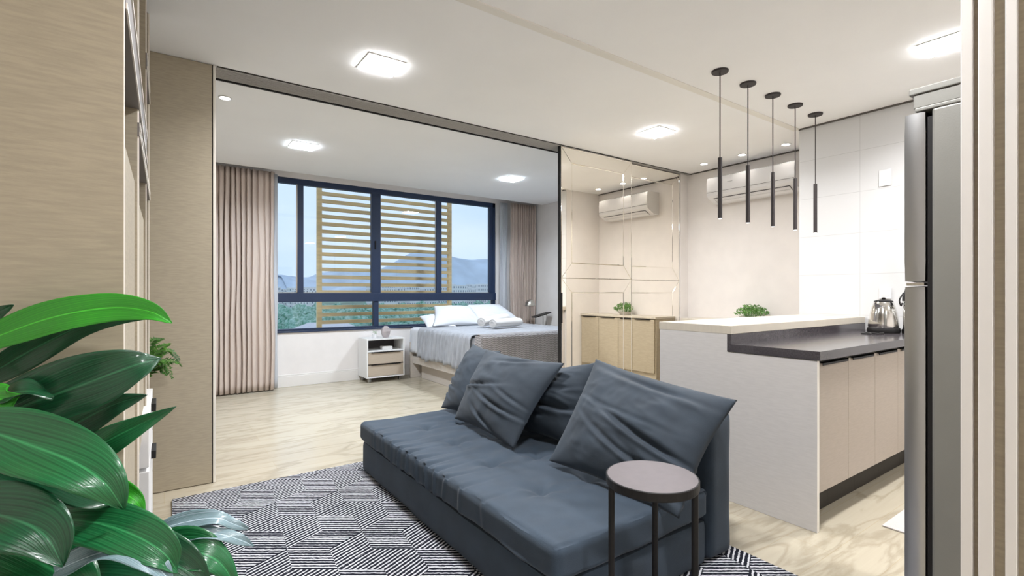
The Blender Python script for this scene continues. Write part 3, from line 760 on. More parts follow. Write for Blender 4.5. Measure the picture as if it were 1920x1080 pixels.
# ------------------------------------------------------------------ lamps
def square_lamp(x, y, zc, label, w=.22):
    t = thing('ceiling_lamp', (x, y, zc), label, 'ceiling lamp', 'square ceiling lamps')
    h = w/2
    b = BM(); box(b, x-h-.008, x+h+.008, y-h-.008, y-h, zc-.006, zc); box(b, x-h-.008, x+h+.008, y+h, y+h+.008, zc-.006, zc)
    box(b, x-h-.008, x-h, y-h, y+h, zc-.006, zc); box(b, x+h, x+h+.008, y-h, y+h, zc-.006, zc)
    obj('frame', b, M['white'], t)
    obj('diffuser', bx(x-h, x+h, y-h, y+h, zc-.013, zc-.001), M['diffuser_cool' if y > PART else 'diffuser'], t)
    ld = bpy.data.lights.new('lamp_light', 'AREA'); ld.shape = 'SQUARE'; ld.size = w; ld.energy = PANEL_W*(1.18 if y > PART else 1); ld.color = PANEL_COOL if y > PART else PANEL_COL
    ld.spread = math.radians(150)
    lo = bpy.data.objects.new('lamp_light', ld); COL.objects.link(lo); lo.parent = t; lo.location = (0, 0, -.015)
for x, y, zc, lab in ((1.11, 2.99, CEIL, 'square ceiling lamp in front of the head track, left one of the living room'),
                      (3.57, 2.83, CEIL, 'square ceiling lamp between the mirror doors and the pendants'),
                      (3.66, .86, CEIL, 'square ceiling lamp at top right above the kitchen, cut by the ribbed panel'),
                      (1.13, 5.22, BCEIL, 'square ceiling lamp at the left of the bedroom ceiling'),
                      (3.66, 5.20, BCEIL, 'square ceiling lamp above the bed'),
                      (1.11, .80, CEIL, 'added square fill lamp overhead, unseen above the frame of the view'),  # from here on: unseen lamps added to fill the room with light
                      (1.11, -1.2, CEIL, 'added square fill lamp, unseen behind the viewpoint on the left'),
                      (3.4, -1.2, CEIL, 'added square fill lamp, unseen behind the viewpoint on the right')):
    square_lamp(x, y, zc, lab)
for x, y, zc, lab in ((4.876, 3.23, CEIL, 'small round downlight over the air conditioner, farthest of three'), (4.876, 2.79, CEIL, 'small round downlight over the air conditioner, middle of three'),
                      (4.876, 2.35, CEIL, 'small round downlight over the air conditioner, nearest the tiled wall'), (.374, 4.28, BCEIL, 'small round downlight in the bedroom ceiling near the sliding panel')):
    t = thing('downlight', (x, y, zc), lab, 'downlight', 'round recessed downlights')
    obj('trim_ring', lathe(BM(), (x, y, zc-.006), [(.036, 0), (.045, .001), (.046, .006), (.036, .006)]), M['white'], t, smooth=True)
    obj('lens', cyl(BM(), (x, y, zc-.005), (x, y, zc-.001), .035), M['spot_glow'], t)
    ld = bpy.data.lights.new('spot_light', 'SPOT'); ld.energy = SPOT_W; ld.spot_size = math.radians(95); ld.spot_blend = .6; ld.color = (1, .92, .82); ld.shadow_soft_size = .03
    lo = bpy.data.objects.new('spot_light', ld); COL.objects.link(lo); lo.parent = t; lo.location = (0, 0, -.012)
# pendants
names = ['nearest the viewer, leftmost', 'second from the left', 'middle one', 'second from the right', 'rightmost, nearest the tiled wall']
first = None
for k in range(5):
    x, y = 2.92+.3315*k, 1.818
    lab = 'slim dark tube pendant lamp over the bar, %s of five' % names[k]
    if first is None:
        first = pd = thing('pendant_lamp', (x, y, CEIL), lab, 'pendant lamp', 'tube pendants over the bar')
        obj('canopy', lathe(BM(), (x, y, CEIL-.012), [(0, 0), (.050, 0), (.052, .004), (.052, .0118), (0, .0118)], 40), M['darkbrown'], pd, smooth=True)
        obj('cord', cyl(BM(), (x, y, 2.055), (x, y, CEIL-.011), .0035, n=8), M['darkbrown'], pd)
        tb = obj('tube', cyl(BM(), (x, y, 1.668), (x, y, 2.058), .0135, n=24), M['darkbrown'], pd, smooth=True)
        obj('lens', cyl(BM(), (x, y, 1.664), (x, y, 1.6685), .011, n=20), M['lamp_tip'], tb)
    else: copy_tree(first, (x, y, CEIL), lab)

# ------------------------------------------------------------------ curtains
def curtain(name, x0, x1, y, z0, z1, m, amp, waves, label, seed, cat='curtain'):
    bm = BM(); L = x1-x0
    def f(u, v):
        ph = u*waves*2*PI+2.2*noise.noise(Vector((u*waves*.35, seed, v*.5)))
        fold = abs(math.sin(ph/2))**.6*2-1
        a = amp*(.7+.6*noise.noise(Vector((u*waves*.5, v*.8, seed))))
        x = x0+L*u+.010*math.sin(ph+1.3)+.03*noise.noise(Vector((u*7, v*2.6, seed+4)))*math.sin(PI*min(1, v*1.05))
        return Vector((x, y-a*fold+.01*noise.noise(Vector((u*20, v*6, seed))), z0+(z1-z0)*v))
    grid(bm, f, int(waves*16), 30)
    o = obj(name, bm, m, smooth=True, sharp=180)
    md = o.modifiers.new('thick', 'SOLIDIFY'); md.thickness = .003
    return tag(o, label, cat)
curtain('curtain', .08, 1.09, 6.585, .015, BCEIL-.002, M['curtain'], .045, 17, 'long pleated taupe curtain left of the window', 2)
curtain('curtain', 4.60, 5.13, 6.585, .015, BCEIL-.002, M['curtain'], .045, 11, 'long pleated taupe curtain right of the window, by the bedside lamp', 7)
curtain('sheer_curtain', 4.45, 4.60, 6.66, .015, BCEIL-.002, M['sheer'], .02, 5, 'narrow white sheer curtain gathered at the right side of the window', 5)
curtain('sheer_curtain', 1.03, 1.14, 6.675, .015, BCEIL-.002, M['sheer'], .02, 3, 'narrow pale sheer curtain edge at the left side of the window', 11)

# ------------------------------------------------------------------ bed
bd = thing('bed', (3.75, 5.6, 0), 'wide double bed with greige base standing below the window', 'bed')
BX0, BX1, BY0, BY1 = 2.85, 4.70, 4.60, 6.46
b = bx(BX0, BX1, BY0-.02, BY1, .205, .305); obj('base_frame', b, M['bedwood'], bd, bevel=.003)
obj('plinth', bx(BX0+.09, BX1-.09, BY0+.08, BY1-.1, .001, .204), M['bedwood'], bd, bevel=.002)
obj('headboard', bx(BX0-.03, BX1+.03, BY1+.001, BY1+.035, .001, .50), M['bedwood'], bd, bevel=.003)
obj('mattress', rounded(BX1-BX0-.04, BY1-BY0-.02, .375, ((BX0+BX1)/2, (BY0+BY1)/2, .495), .06, (16, 16, 6)), M['bed_white'], bd, smooth=True)
def drape(name, x0, y0, y1, zt, zb, xin, m, label, cat, amp, freq, seed, th=.006, hem=.0, nu=90):
    """cloth lying on the top and hanging over the left side (x0) between y0 and y1"""
    bm = BM(); top = xin-x0; drop = zt-zb; r = .05
    def f(u, v):
        y = y0+(y1-y0)*u; s = v*(top+drop)
        rip = math.sin(u*freq*2*PI+1.5*noise.noise(Vector((u*5, v*2, seed))))
        w = noise.noise(Vector((u*freq*1.5, v*3, seed)))
        if s < top: x = xin-s; z = zt; k = 0
        else: x = x0; z = zt-(s-top); k = (s-top)/drop
        # round the edge
        d = s-top
        if abs(d) < r:
            a = (d+r)/(2*r)*PI/2; x = x0+r-r*math.sin(a)*1.0; z = zt-r+r*math.cos(a)
        out = amp*(rip*.7+w)*max(0, k)**.6
        z += .006*w*(1-min(1, k*5))
        z -= hem*noise.noise(Vector((u*7, seed, 2)))*k
        return Vector((x-.012-max(-.006, out)-.02*k, y+.01*w*k, z+.004))
    grid(bm, f, nu, 44, lambda u, v: (u*(y1-y0)*3, v*(top+drop)*3))
    o = obj(name, bm, m, smooth=True, sharp=180); md = o.modifiers.new('thick', 'SOLIDIFY'); md.thickness = th; md.offset = 1
    return tag(o, label, cat)
drape('bed_sheet', BX0, 6.10, 6.50, .695, .36, 4.62, M['bed_white'], 'white sheet hanging over the bed side next to the nightstand', 'bed sheet', .012, 3, 3, nu=40)
drape('coverlet', BX0-.01, 4.82, 6.22, .705, .31, 4.60, M['silver'], 'crinkled silver grey coverlet hanging over the long side of the bed', 'coverlet', .038, 13, 8, hem=.04, nu=220)
# throw over the foot of the bed
b = BM()
def thr(u, v):
    x = BX0-.03+(BX1-BX0+.05)*u; top = .09; drop = .42; s = v*(top+drop); y0 = BY0-.03; r = .05; zt = .722
    w = noise.noise(Vector((u*5, v*3, 4)))
    if s < top: y = y0+top-s; z = zt
    else: y = y0; z = zt-(s-top)
    d = s-top
    if abs(d) < r: a = (d+r)/(2*r)*PI/2; y = y0+r-r*math.sin(a); z = zt-r+r*math.cos(a)
    k = max(0, d/drop)
    return Vector((x-(.02*w*k if u < .5 else 0), y-.02*k-.012*max(0, w)*k, z+.004*w))
grid(b, thr, 60, 50, lambda u, v: (u*3.4, v*1.0))
def thr_s(u, v):
    y = BY0-.03+.13*u; s = v*.30
    w = noise.noise(Vector((u*4, v*3, 9)))
    return Vector((BX0-.035-.015*w*v-.01*v, y, .715-s*(1-.3*u)))
grid(b, thr_s, 20, 20, lambda u, v: (u*.35, v*.35))
o = obj('throw', b, M['throw'], smooth=True, sharp=60); md = o.modifiers.new('thick', 'SOLIDIFY'); md.thickness = .008; md.offset = 1
tag(o, 'grey chevron knitted throw draped over the foot of the bed', 'blanket')

def pillow(name, TL, TR, BR, BL, puff, seed, m, label, cat, group=None, wr=.012, conc=.035, n=56, back=.45, flat=.55, creases=()):
    TL, TR, BR, BL = map(Vector, (TL, TR, BR, BL)); cen = (TL+TR+BR+BL)/4
    nrm = ((TR-TL).cross(BL-TL)).normalized()
    if nrm.dot(Vector((0, 0, EYE))-cen) < 0: nrm = -nrm
    bm = BM()
    wu = (TR-TL).length
    def base(u, v):
        p = (TL*(1-u)+TR*u)*(1-v)+(BL*(1-u)+BR*u)*v
        su, sv = math.sin(PI*u), math.sin(PI*v)
        ex = (abs(v-.5)*2)**3*su; ey = (abs(u-.5)*2)**3*sv
        return p+(cen-p)*(conc*2)*(ex+ey)
    def side(sg, f):
        def fn(u, v):
            p = base(u, v); su, sv = max(0, math.sin(PI*u)), max(0, math.sin(PI*v))
            t = puff*(su*sv)**flat*f
            q = Vector((u*3.2*wu/.6+seed, v*3.2, seed*1.7))
            edge = min(1, 5*min(u, 1-u, v, 1-v))
            w = 0
            if sg > 0:
                dx, dy = u-.5, v-.5
                # wrinkles: stretched ridges
                r1 = 1-abs(noise.noise(Vector((dx*2.2+dy*1.5+seed, dy*7-dx*2, seed))))*2.4
                w = wr*(r1*.8*max(0, noise.noise(q*.9)+.35)+.55*fbm(q*1.3, 3))*edge
                for cu, cv, ca, cl, cw, cdp in creases:
                    a, b2 = (u-cu)*math.cos(ca)+(v-cv)*math.sin(ca), -(u-cu)*math.sin(ca)+(v-cv)*math.cos(ca)
                    b2 += .25*a*a
                    w -= cdp*math.exp(-(a/cl)**2-(b2/cw)**2); w += .6*cdp*math.exp(-(a/cl)**2-((b2-cw*1.7)/cw)**2)
            return p+nrm*(sg*t+w)
        return fn
    V = grid(bm, side(1, 1-back), n, n)
    V2 = [[None]*(n+1) for _ in range(n+1)]
    fb = side(-1, back)
    for i in range(n+1):
        for j in range(n+1):
            V2[i][j] = V[i][j] if i in (0, n) or j in (0, n) else bm.verts.new(fb(i/n, j/n))
    for i in range(n):
        for j in range(n): bm.faces.new((V2[i][j], V2[i][j+1], V2[i+1][j+1], V2[i+1][j]))
    o = obj(name, bm, m, smooth=True, sharp=180)
    return tag(o, label, cat, group)
G = 'white pillows at the head of the bed'
pillow('pillow', (2.93, 6.42, .86), (3.30, 6.45, .90), (3.36, 6.10, .715), (2.93, 6.16, .715), .10, 3, M['bed_white'], 'white pillow lying flattest, at the nightstand side of the bed head', 'pillow', G, n=30)
pillow('pillow', (3.18, 6.46, 1.0), (3.78, 6.46, .995), (3.82, 6.14, .73), (2.98, 6.10, .73), .17, 5, M['bed_white'], 'plump white pillow in the middle of the bed head', 'pillow', G, n=36)
pillow('pillow', (3.74, 6.49, 1.01), (4.34, 6.49, 1.01), (4.56, 6.14, .73), (3.76, 6.16, .73), .16, 9, M['bed_white'], 'white pillow standing highest at the lamp side of the bed head', 'pillow', G, n=36)
def roll(name, a, c, r, label, seed):
    a, c = Vector(a), Vector(c); d = (c-a).normalized(); s = d.cross(Vector((0, 0, 1))).normalized(); bm = BM(); nn = 20
    def f(u, v):
        t = 2*PI*u; rr = r*(1+.08*noise.noise(Vector((math.cos(t)*2, math.sin(t)*2, v*4+seed))))
        e = 1-.12*(abs(v-.5)*2)**6
        return a+(c-a)*v+(s*math.cos(t)*1.1+Vector((0, 0, 1))*math.sin(t)*.9)*rr*e
    V = grid(bm, f, nn, 14)
    for k in (0, 14):    # spiral ends
        rings = [[V[i][k] for i in range(nn)]]
        for q in (.75, .5, .25):
            rings.append([bm.verts.new(a+(c-a)*(k/14)+(V[i][k].co-(a+(c-a)*(k/14)))*q+d*(.006 if (q in (.5,)) else -.004)*(1 if k else -1)) for i in range(nn)])
        for A, B in zip(rings, rings[1:]):
            for i in range(nn): bm.faces.new((A[i], A[(i+1) % nn], B[(i+1) % nn], B[i]))
        bm.faces.new(rings[-1])
    bmesh.ops.remove_doubles(bm, verts=bm.verts[:], dist=1e-5)
    return tag(obj(name, bm, M['towel'], smooth=True, sharp=60), label, 'towel', 'rolled towels on the bed')
roll('rolled_towel', (3.50, 5.40, .790), (4.02, 5.52, .790), .066, 'rolled cream towel lying in front on the bed', 1)
roll('rolled_towel', (3.45, 5.60, .800), (4.0, 5.82, .835), .072, 'rolled cream towel tilted behind the front towel on the bed', 4)

# ------------------------------------------------------------------ nightstand and what stands on it
nx0, nx1, ny0, ny1, nz0, nz1 = 2.168, 2.692, 6.37, 6.715, .062, .580
ns = thing('nightstand', (2.43, 6.5, 0), 'small two drawer nightstand on castors between curtain and bed', 'nightstand')
b = BM()
box(b, nx0, nx0+.018, ny0, ny1, nz0, nz1-.018); box(b, nx1-.018, nx1, ny0, ny1, nz0, nz1-.018); box(b, nx0, nx1, ny0, ny1, nz1-.018, nz1)
box(b, nx0+.018, nx1-.018, ny0, ny1, nz0, nz0+.018); box(b, nx0+.018, nx1-.018, ny0, ny1-.01, .405, .421); box(b, nx0+.018, nx1-.018, ny1-.01, ny1, nz0+.018, nz1-.018)
obj('carcass', b, M['white'], ns, bevel=.001)
obj('niche_lining', bx(nx0+.0185, nx1-.0185, ny1-.016, ny1-.0105, .422, nz1-.019), M['dark_in'], ns)
for z0, z1 in ((.246, .394), (.084, .232)):
    d = obj('drawer', bx(nx0+.020, nx1-.020, ny0-.001, ny0+.30, z0, z1), M['drawer'], ns, bevel=.001)
    obj('handle', bx(nx0+.06, nx1-.06, ny0-.012, ny0+.003, z1-.002, z1+.006), M['black'], d)
for x in (nx0+.05, nx1-.05):
    for y in (ny0+.05, ny1-.05):
        b = BM(); cyl(b, (x-.016, y, .028), (x-.006, y, .028), .027, n=16); cyl(b, (x+.006, y, .028), (x+.016, y, .028), .027, n=16); cyl(b, (x, y, .028), (x, y, .061), .007, n=10)
        obj('castor', b, M['steel'], ns)
b = BM(); vx, vy = 2.475, 6.50
pr = [(0, 0), (.040, 0), (.060, .045), (.066, .085), (.052, .125), (.030, .150), (.020, .155), (0, .156)]
lathe(b, (vx, vy, nz1+.001), pr, 7)
t = thing('vase', (vx, vy, nz1), 'egg shaped faceted mauve vase on the nightstand', 'vase')
obj('vase_body', b, M['vase'], t)
t = thing('flower_pot', (2.325, 6.52, nz1), 'tiny white pot with a small flower at the left of the nightstand top', 'flower pot')
obj('pot', lathe(BM(), (2.325, 6.52, nz1+.001), [(0, 0), (.026, 0), (.032, .05), (.027, .05), (.024, .04), (0, .04)]), M['white_gloss'], t, smooth=True)
b = BM(); rnd = random.Random(2)
for k in range(14):
    p = Vector((2.325+rnd.uniform(-.03, .03), 6.52+rnd.uniform(-.03, .03), nz1+.06+rnd.uniform(0, .035)))
    a = Vector((rnd.gauss(0, 1), rnd.gauss(0, 1), rnd.gauss(0, 1))).normalized()*.012; c = a.orthogonal().normalized()*.006
    b.faces.new([b.verts.new(q) for q in (p-a, p+c, p+a, p-c)])
    if k % 3 == 0: tube(b, [(2.325, 6.52, nz1+.04), p], .001, 4)
obj('flower', b, M['succulent'], t)
tag(obj('small_box', bx(2.40, 2.54, 6.42, 6.52, .4215, .466), M['towel'], bevel=.003), 'small cream box inside the open niche of the nightstand', 'box')

# ------------------------------------------------------------------ right of the bed: bedside stand, lamp, tilted tray
t = thing('bedside_table', (4.93, 6.25, 0), 'white bedside table behind the bed carrying the lamp', 'table')
obj('top', bx(4.74, 5.10, 6.08, 6.46, .60, .62), M['white'], t, bevel=.002)
for x in (4.76, 5.06):
    for y in (6.10, 6.42): obj('leg', bx(x, x+.02, y, y+.02, 0, .60), M['white'], t)
lx, ly = 4.80, 6.30
t = thing('bedside_lamp', (lx, ly, .62), 'small lamp with a dome shade in front of the right curtain', 'lamp')
obj('base', lathe(BM(), (lx, ly, .621), [(0, 0), (.06, 0), (.06, .012), (.01, .018), (0, .018)]), M['chrome'], t, smooth=True)
obj('stem', cyl(BM(), (lx, ly, .635), (lx, ly, 1.02), .007, n=10), M['darkbrown'], t)
b = BM(); lathe(b, (lx, ly, .975), [(.086*math.cos(a), .112*math.sin(a)) for a in [i*PI/2/10 for i in range(11)]], 28)
o = obj('shade', b, M['alu'], t, smooth=True, sharp=180); md = o.modifiers.new('thick', 'SOLIDIFY'); md.thickness = .003
t = thing('tray_stand', (4.98, 6.2, .62), 'slim black topped tray on thin legs beside the dome lamp', 'tray')
b = BM(); vs = []
for dx, dy, z in ((-.155, -.03, .795), (.155, -.03, .865), (.155, .10, .865), (-.155, .10, .795)):
    for k in (0, .014): vs.append(b.verts.new((4.955+dx, 6.17+dy, z+k)))
for f in ((0, 2, 4, 6), (1, 7, 5, 3), (0, 1, 3, 2), (2, 3, 5, 4), (4, 5, 7, 6), (6, 7, 1, 0)): b.faces.new([vs[i] for i in f])
obj('tray_top', b, M['black'], t)
for x, z in ((4.83, .80), (4.99, .838), (5.06, .852)): obj('leg', cyl(BM(), (x, 6.2, .621), (x, 6.2, z), .006, n=8), M['chrome'], t)

# ------------------------------------------------------------------ rug
RX0, RX1, RY0, RY1 = .035, 2.155, .55, 3.415
def clip(poly, rect):
    for ax, sgn, lim in ((0, 1, rect[0]), (0, -1, -rect[1]), (1, 1, rect[2]), (1, -1, -rect[3])):
        out = []
        for i in range(len(poly)):
            a, c = poly[i-1], poly[i]; da, dc = sgn*a[ax]-lim, sgn*c[ax]-lim
            if da >= 0: 
                if i == i and (not out or out[-1] != a): out.append(a)
            if (da > 0 > dc) or (da < 0 < dc):
                k = da/(da-dc); out.append((a[0]+(c[0]-a[0])*k, a[1]+(c[1]-a[1])*k))
            if dc >= 0: out.append(c)
        q = []
        for p in out:
            if not q or abs(p[0]-q[-1][0])+abs(p[1]-q[-1][1]) > 1e-7: q.append(p)
        if len(q) > 1 and abs(q[0][0]-q[-1][0])+abs(q[0][1]-q[-1][1]) < 1e-7: q.pop()
        poly = q
        if len(poly) < 3: return []
    return poly
b = BM(); lay = b.loops.layers.uv.verify(); SIDE = .195; PITCH = .0208
ang0 = math.radians(25)
e = [Vector((math.cos(ang0+PI*k/3), math.sin(ang0+PI*k/3))) for k in range(6)]
A1 = (e[0]+e[1])*SIDE; A2 = (e[1]+e[2])*SIDE
for i in range(-14, 15):
    for j in range(-14, 15):
        c = Vector((1.1, 2.0))+A1*i+A2*j
        if not (RX0-.5 < c.x < RX1+.5 and RY0-.5 < c.y < RY1+.5): continue
        for k, (p, q) in enumerate(((0, 1), (2, 3), (4, 5))):
            p, q = e[p]*SIDE, e[(p+2) % 6]*SIDE
            P = [c, c+p, c+p+q, c+q]
            pol = clip([(v.x, v.y) for v in P], (RX0, RX1, RY0, RY1))
            if len(pol) < 3: continue
            along = (q if (i+j) % 2 else p, p, q)[k].normalized(); nr = Vector((-along.y, along.x))
            try: f = b.faces.new([b.verts.new((x, y, .0125)) for x, y in pol])
            except ValueError: continue
            if f.calc_area() < 1e-8: continue
            for l in f.loops:
                d = Vector((l.vert.co.x, l.vert.co.y))-c
                l[lay].uv = (d.dot(along)/PITCH, d.dot(nr)/PITCH+.27)
for f in b.faces:
    f.normal_update()
    if f.normal.z < 0: f.normal_flip()
me = bpy.data.meshes.new('rug'); b.to_mesh(me); b.free()
rg = thing('rug', (1.1, 2, 0), 'dark navy and white rug with zigzag striped pattern under the sofa', 'rug')
link('pile', me, M['rug'], rg)
obj('backing', bx(RX0, RX1, RY0, RY1, .001, .0122), M['black'], rg)

# ------------------------------------------------------------------ sofa
RG = .013
sf = thing('sofa', (1.6, 2.2, RG), 'low armless slate blue fabric sofa on the striped rug', 'sofa')
SX0, SX1, SY0, SY1 = 1.065, 2.11, 1.25, 3.26
def base_fn(p, n_):
    w = .004*fbm(p*4, 3); return p+n_*w
obj('base', rounded(.85, SY1-SY0-.02, .192, (SX0+.433, (SY0+SY1)/2, RG+.0975), .02, (12, 24, 6), base_fn), M['sofa'], sf, smooth=True)
TUFTS = [(1.361, 2.869), (1.358, 2.487), (1.346, 2.08), (1.335, 1.669), (1.60, 1.651), (1.61, 2.05), (1.61, 2.48), (1.61, 2.87)]
def seat_fn(p, n_):
    w = 0
    if n_.z > .2:
        for x, y in TUFTS:
            dx, dy = p.x-x, p.y-y; d = math.hypot(dx, dy)
            w -= .020*math.exp(-(d/.035)**2)+.010*math.exp(-(d/.10)**2)
            a = math.atan2(dy, dx); w += .0035*math.sin(a*5+x*9+y*5)*math.exp(-((d-.07)/.05)**2)
        w += .010*fbm((p.x*3, p.y*3, 0), 3)
        k = math.exp(-((p.y-2.55)/.45)**2)
        w += .005*k*math.sin(p.y*44+3*noise.noise(Vector((p.x*2.5, p.y*2, 1))))*(.6+noise.noise(Vector((p.x*3, p.y*5, 3))))*min(1, max(0, (p.x-1.13)/.1))
    # pleats pulled over the front edge of the seat
    if p.x < 1.40 and n_.y > -.5:
        f = math.exp(-max(0, p.x-1.09)/.10)*min(1, max(0, (p.z-RG-.19)/.06+.35))
        for q, (yi, dp) in enumerate(((2.98, .006), (2.84, .007), (2.70, .009), (2.58, .011), (2.47, .012), (2.36, .012), (2.25, .012), (2.15, .010), (2.04, .007), (1.90, .005), (1.72, .003))):
            yc = yi+.10*(p.x-1.06)*math.sin(q*2.1)+.22*(p.z-RG-.32)*math.sin(q*1.3+.5)
            e_ = (p.y-yc)/.013
            w += f*dp*(-math.exp(-e_*e_)+.55*math.exp(-((p.y-yc-.028)/.018)**2))
    if n_.y < -.3: w += .004*fbm((p.x*5, p.z*5, 2), 2)
    return p+n_*w
obj('seat_cushion', rounded(.865, SY1-SY0, .128, (SX0-.005+.4325, (SY0+SY1)/2, RG+.261), .032, (110, 320, 18), seat_fn), M['sofa'], sf, smooth=True)
def back_fn(p, n_): return p+n_*.007*fbm((p.x*3, p.y*3, p.z*3), 3)
obj('backrest', rounded(.175, SY1-SY0+.0, .645, (2.022, (SY0+SY1)/2, RG+.3245), .035, (10, 60, 26), back_fn), M['sofa'], sf, smooth=True)
G = 'loose slate cushions on the sofa'
ZS = .355
pillow('cushion', (1.93, 3.25, .80), (1.95, 2.90, .775), (1.68, 2.72, ZS), (1.64, 3.22, ZS), .15, 2, M['sofa2'], 'slate cushion at the bedroom end of the sofa, behind the next one', 'cushion', G, wr=.015, back=.22,
       creases=((.12, .55, .3, .20, .02, .016), (.15, .68, .25, .22, .02, .018), (.10, .80, .4, .18, .018, .014), (.2, .45, .2, .18, .016, .010)))
pillow('cushion', (1.93, 2.55, .68), (1.93, 1.90, .82), (1.80, 1.90, ZS), (1.76, 2.50, ZS), .15, 6, M['sofa2'], 'slate cushion slumped in the middle, wedged between two front cushions', 'cushion', G, wr=.018, back=.15,
       creases=((.5, .60, .1, .45, .035, .040), (.6, .42, -.2, .3, .025, .012)))
pillow('cushion', (1.84, 2.92, .795), (1.81, 2.06, .80), (1.525, 2.145, ZS), (1.575, 2.90, ZS), .16, 11, M['sofa2'], 'upright slate cushion second from the bedroom end, with a folded top edge', 'cushion', G, wr=.016, back=.25,
       creases=((.30, .52, -.15, .25, .022, .026), (.68, .68, .2, .24, .020, .024), (.55, .88, .5, .2, .025, .018), (.60, .10, -.3, .2, .03, .020), (.78, .55, .3, .16, .018, .016)))
pillow('cushion', (1.89, 1.90, .835), (1.94, 1.13, .745), (1.60, 1.165, .33), (1.545, 1.875, ZS+.01), .18, 14, M['sofa2'], 'largest slate cushion leaning beside the round side table', 'cushion', G, wr=.018, n=80, back=.25,
       creases=((.70, .60, .25, .32, .024, .028), (.58, .74, .35, .34, .022, .020), (.80, .82, .5, .22, .03, .020), (.5, .14, .1, .35, .03, .016), (.4, .45, .15, .3, .02, .010)))

# ------------------------------------------------------------------ round side table
tx, ty, tz, trd = 1.305, 1.055, .592, .147
t = thing('side_table', (tx, ty, RG), 'round side table with taupe top and thin black legs in front of the sofa', 'side table')
obj('tabletop', lathe(BM(), (tx, ty, tz-.003), [(0, 0), (trd-.004, 0), (trd-.004, .003), (0, .003)], 64), M['table_top'], t)
obj('rim', lathe(BM(), (tx, ty, tz-.028), [(0, 0), (trd, 0), (trd+.001, .003), (trd+.001, .026), (trd-.001, .028), (trd-.0035, .028), (trd-.0035, .0245), (0, .0245)], 64), M['black'], t)
for a in (2.62, .53-PI/2-.12, .53+.12-.05):
    x, y = tx+(trd-.012)*math.cos(a), ty+(trd-.012)*math.sin(a)
    obj('leg', cyl(BM(), (x, y, RG+.001), (x, y, tz-.0275), .0105, n=14), M['black'], t, smooth=True)
b = BM(); lathe(b, (tx, ty, RG+.001), [(trd-.02, 0), (trd-.004, 0), (trd-.004, .012), (trd-.02, .012), (trd-.02, 0)], 48); obj('foot_ring', b, M['black'], t)

# ------------------------------------------------------------------ big leafy plant in the foreground
fp = thing('floor_plant', (-.2, .82, 0), 'large glossy broad leafed green plant in the left foreground', 'plant')
root = Vector((-.22, .86, .36))
def leaf(P, w, mt, tilt=0.0, fold=.22, wave=.01, seed=0, pow_=.75, petiole=True, droop=0.0):
    """P: list of (px, py, distance) for the midrib; w: half width in metres"""
    pts = [at(*p) for p in P]; n = 44; m_ = 14
    C = spline(pts, n); bm = BM(); lay = bm.loops.layers.uv.verify(); V = []
    for k in range(n+1):
        s = k/n; d = (C[min(k+1, n)]-C[max(k-1, 0)]).normalized()
        view = (Vector((0, 0, EYE))-C[k]).normalized()
        side = d.cross(view).normalized(); nr = side.cross(d).normalized()
        ta = tilt+droop*s
        sd = side*math.cos(ta)+nr*math.sin(ta); nn = sd.cross(d).normalized()
        if nn.dot(view) < 0: nn = -nn
        ww = w*(math.sin(PI*min(1, s**pow_))**.85)*(1 if s < .75 else 1)+.0008
        row = []
        for j in range(m_+1):
            q = j/m_*2-1
            p = C[k]+sd*q*ww-nn*(abs(q)**1.3)*ww*-fold*1.0+nn*wave*math.sin(s*11+q*2+seed)*abs(q)
            row.append(bm.verts.new(p))
        V.append(row)
    for k in range(n):
        for j in range(m_):
            f = bm.faces.new((V[k][j], V[k+1][j], V[k+1][j+1], V[k][j+1]))
            for l, (a, c) in zip(f.loops, ((k, j), (k+1, j), (k+1, j+1), (k, j+1))): l[lay].uv = (c/m_*2-1, a/n*1.4+seed*.37)
    o = obj('leaf', bm, M[mt], fp, smooth=True, sharp=180)
    md = o.modifiers.new('thick', 'SOLIDIFY'); md.thickness = .0008
    if petiole:
        c0 = C[0]; mid = (c0+root)/2+Vector((0, 0, .05))-(C[3]-C[0])*.5
        b2 = BM(); tube(b2, spline([root, mid, c0+(C[2]-C[0])*.0, C[2]], 14), .005, 8, .0025); obj('petiole', b2, M['stem'], o, smooth=True)
    return o
T = .78
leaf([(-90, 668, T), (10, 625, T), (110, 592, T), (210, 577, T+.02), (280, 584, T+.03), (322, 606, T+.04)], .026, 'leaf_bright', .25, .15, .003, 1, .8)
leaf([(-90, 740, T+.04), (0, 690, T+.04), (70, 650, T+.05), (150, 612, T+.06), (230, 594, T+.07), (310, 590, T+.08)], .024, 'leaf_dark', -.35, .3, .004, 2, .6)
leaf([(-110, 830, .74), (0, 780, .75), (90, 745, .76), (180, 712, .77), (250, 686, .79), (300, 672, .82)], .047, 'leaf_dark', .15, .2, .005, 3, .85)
leaf([(-40, 880, .82), (60, 835, .82), (140, 795, .83), (210, 760, .84), (275, 740, .86)], .028, 'leaf_dark', -.2, .3, .004, 4, .8)
leaf([(90, 900, .86), (150, 860, .87), (205, 825, .88), (260, 797, .90), (330, 762, .93)], .027, 'leaf_mid', -.1, .35, .004, 5, .7)
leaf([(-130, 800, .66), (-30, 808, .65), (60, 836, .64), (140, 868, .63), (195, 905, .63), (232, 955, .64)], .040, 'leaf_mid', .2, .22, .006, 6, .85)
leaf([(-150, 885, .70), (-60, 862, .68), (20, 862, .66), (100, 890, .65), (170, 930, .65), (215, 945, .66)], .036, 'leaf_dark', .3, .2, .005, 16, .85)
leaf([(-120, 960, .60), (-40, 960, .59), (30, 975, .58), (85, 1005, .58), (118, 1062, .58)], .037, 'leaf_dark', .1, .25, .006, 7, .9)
leaf([(60, 985, .66), (130, 975, .65), (200, 985, .64), (265, 1010, .63), (310, 1040, .63), (333, 1072, .64)], .030, 'leaf_mid', .2, .22, .005, 8, .8)
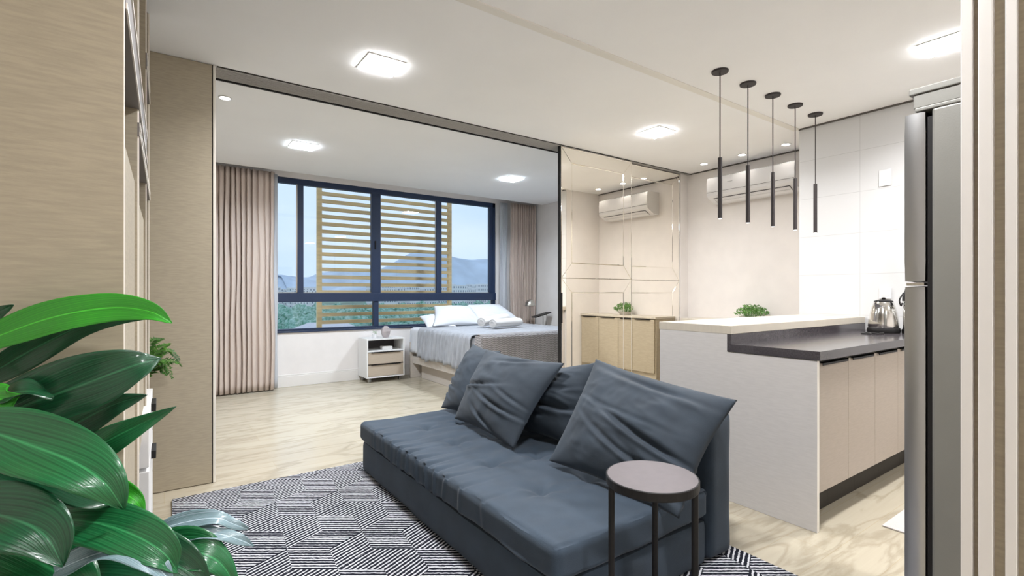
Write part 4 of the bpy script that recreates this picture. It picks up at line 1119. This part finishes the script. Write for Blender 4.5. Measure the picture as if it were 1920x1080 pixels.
leaf([(20, 960, .72), (80, 935, .72), (130, 915, .72), (165, 915, .73), (195, 935, .74)], .026, 'leaf_mid', .7, .2, .004, 9, .8)
leaf([(150, 910, .78), (190, 912, .78), (225, 922, .78), (255, 940, .78), (270, 962, .79)], .017, 'leaf_bright', .1, .2, .003, 10, .8)
leaf([(180, 1090, .70), (250, 1060, .70), (320, 1035, .70), (375, 1037, .70), (415, 1058, .71), (445, 1105, .72)], .030, 'leaf_mid', .35, .22, .005, 11, .8)
leaf([(250, 1020, .72), (305, 992, .72), (355, 978, .73), (405, 972, .74), (435, 982, .75), (465, 993, .76)], .014, 'leaf_sheen', .6, .2, .003, 12, .8)
leaf([(270, 1040, .71), (320, 1012, .71), (370, 1000, .72), (415, 1003, .73), (450, 1013, .74), (475, 1024, .75)], .012, 'leaf_sheen', .6, .2, .003, 13, .8)
leaf([(70, 1090, .62), (140, 1055, .62), (200, 1035, .62), (250, 1040, .62), (300, 1070, .62), (330, 1110, .63)], .020, 'leaf_sheen', .8, .2, .004, 14, .8)
leaf([(-80, 765, .72), (-20, 748, .72), (15, 750, .72), (38, 742, .72)], .022, 'leaf_bright', .2, .2, .003, 15, .7)
leaf([(-40, 760, .74), (20, 738, .73), (60, 735, .73), (100, 748, .735)], .020, 'leaf_dark', .9, .2, .003, 17, .8)
leaf([(-60, 630, .8), (-20, 600, .8), (0, 585, .8), (25, 571, .8)], .012, 'leaf_dark', .2, .2, .002, 18, .7)
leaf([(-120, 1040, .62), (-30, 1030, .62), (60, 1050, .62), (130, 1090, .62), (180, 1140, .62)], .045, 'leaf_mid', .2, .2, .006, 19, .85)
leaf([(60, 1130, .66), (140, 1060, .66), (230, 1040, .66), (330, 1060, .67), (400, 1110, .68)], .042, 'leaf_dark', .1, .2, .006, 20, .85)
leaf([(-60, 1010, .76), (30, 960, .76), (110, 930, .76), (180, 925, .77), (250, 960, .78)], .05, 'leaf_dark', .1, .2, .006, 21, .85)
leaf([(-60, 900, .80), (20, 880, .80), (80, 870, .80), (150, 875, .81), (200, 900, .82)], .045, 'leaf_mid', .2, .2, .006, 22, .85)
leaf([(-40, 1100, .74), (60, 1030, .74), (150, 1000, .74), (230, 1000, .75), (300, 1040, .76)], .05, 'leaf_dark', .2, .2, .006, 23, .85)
b = BM(); tube(b, spline([(-.22, .82, .27), (-.225, .83, .34), (-.22, .85, .42), (-.215, .86, .52)], 12), .016, 12, .010); obj('stem', b, M['stem'], fp, smooth=True)
obj('pot', lathe(BM(), (-.22, .82, .001), [(0, 0), (.11, 0), (.15, .28), (.142, .28), (.135, .25), (0, .25)], 40), M['pot'], fp, smooth=True)
obj('soil', cyl(BM(), (-.22, .82, .2505), (-.22, .82, .262), .134, n=32), M['soil'], fp)
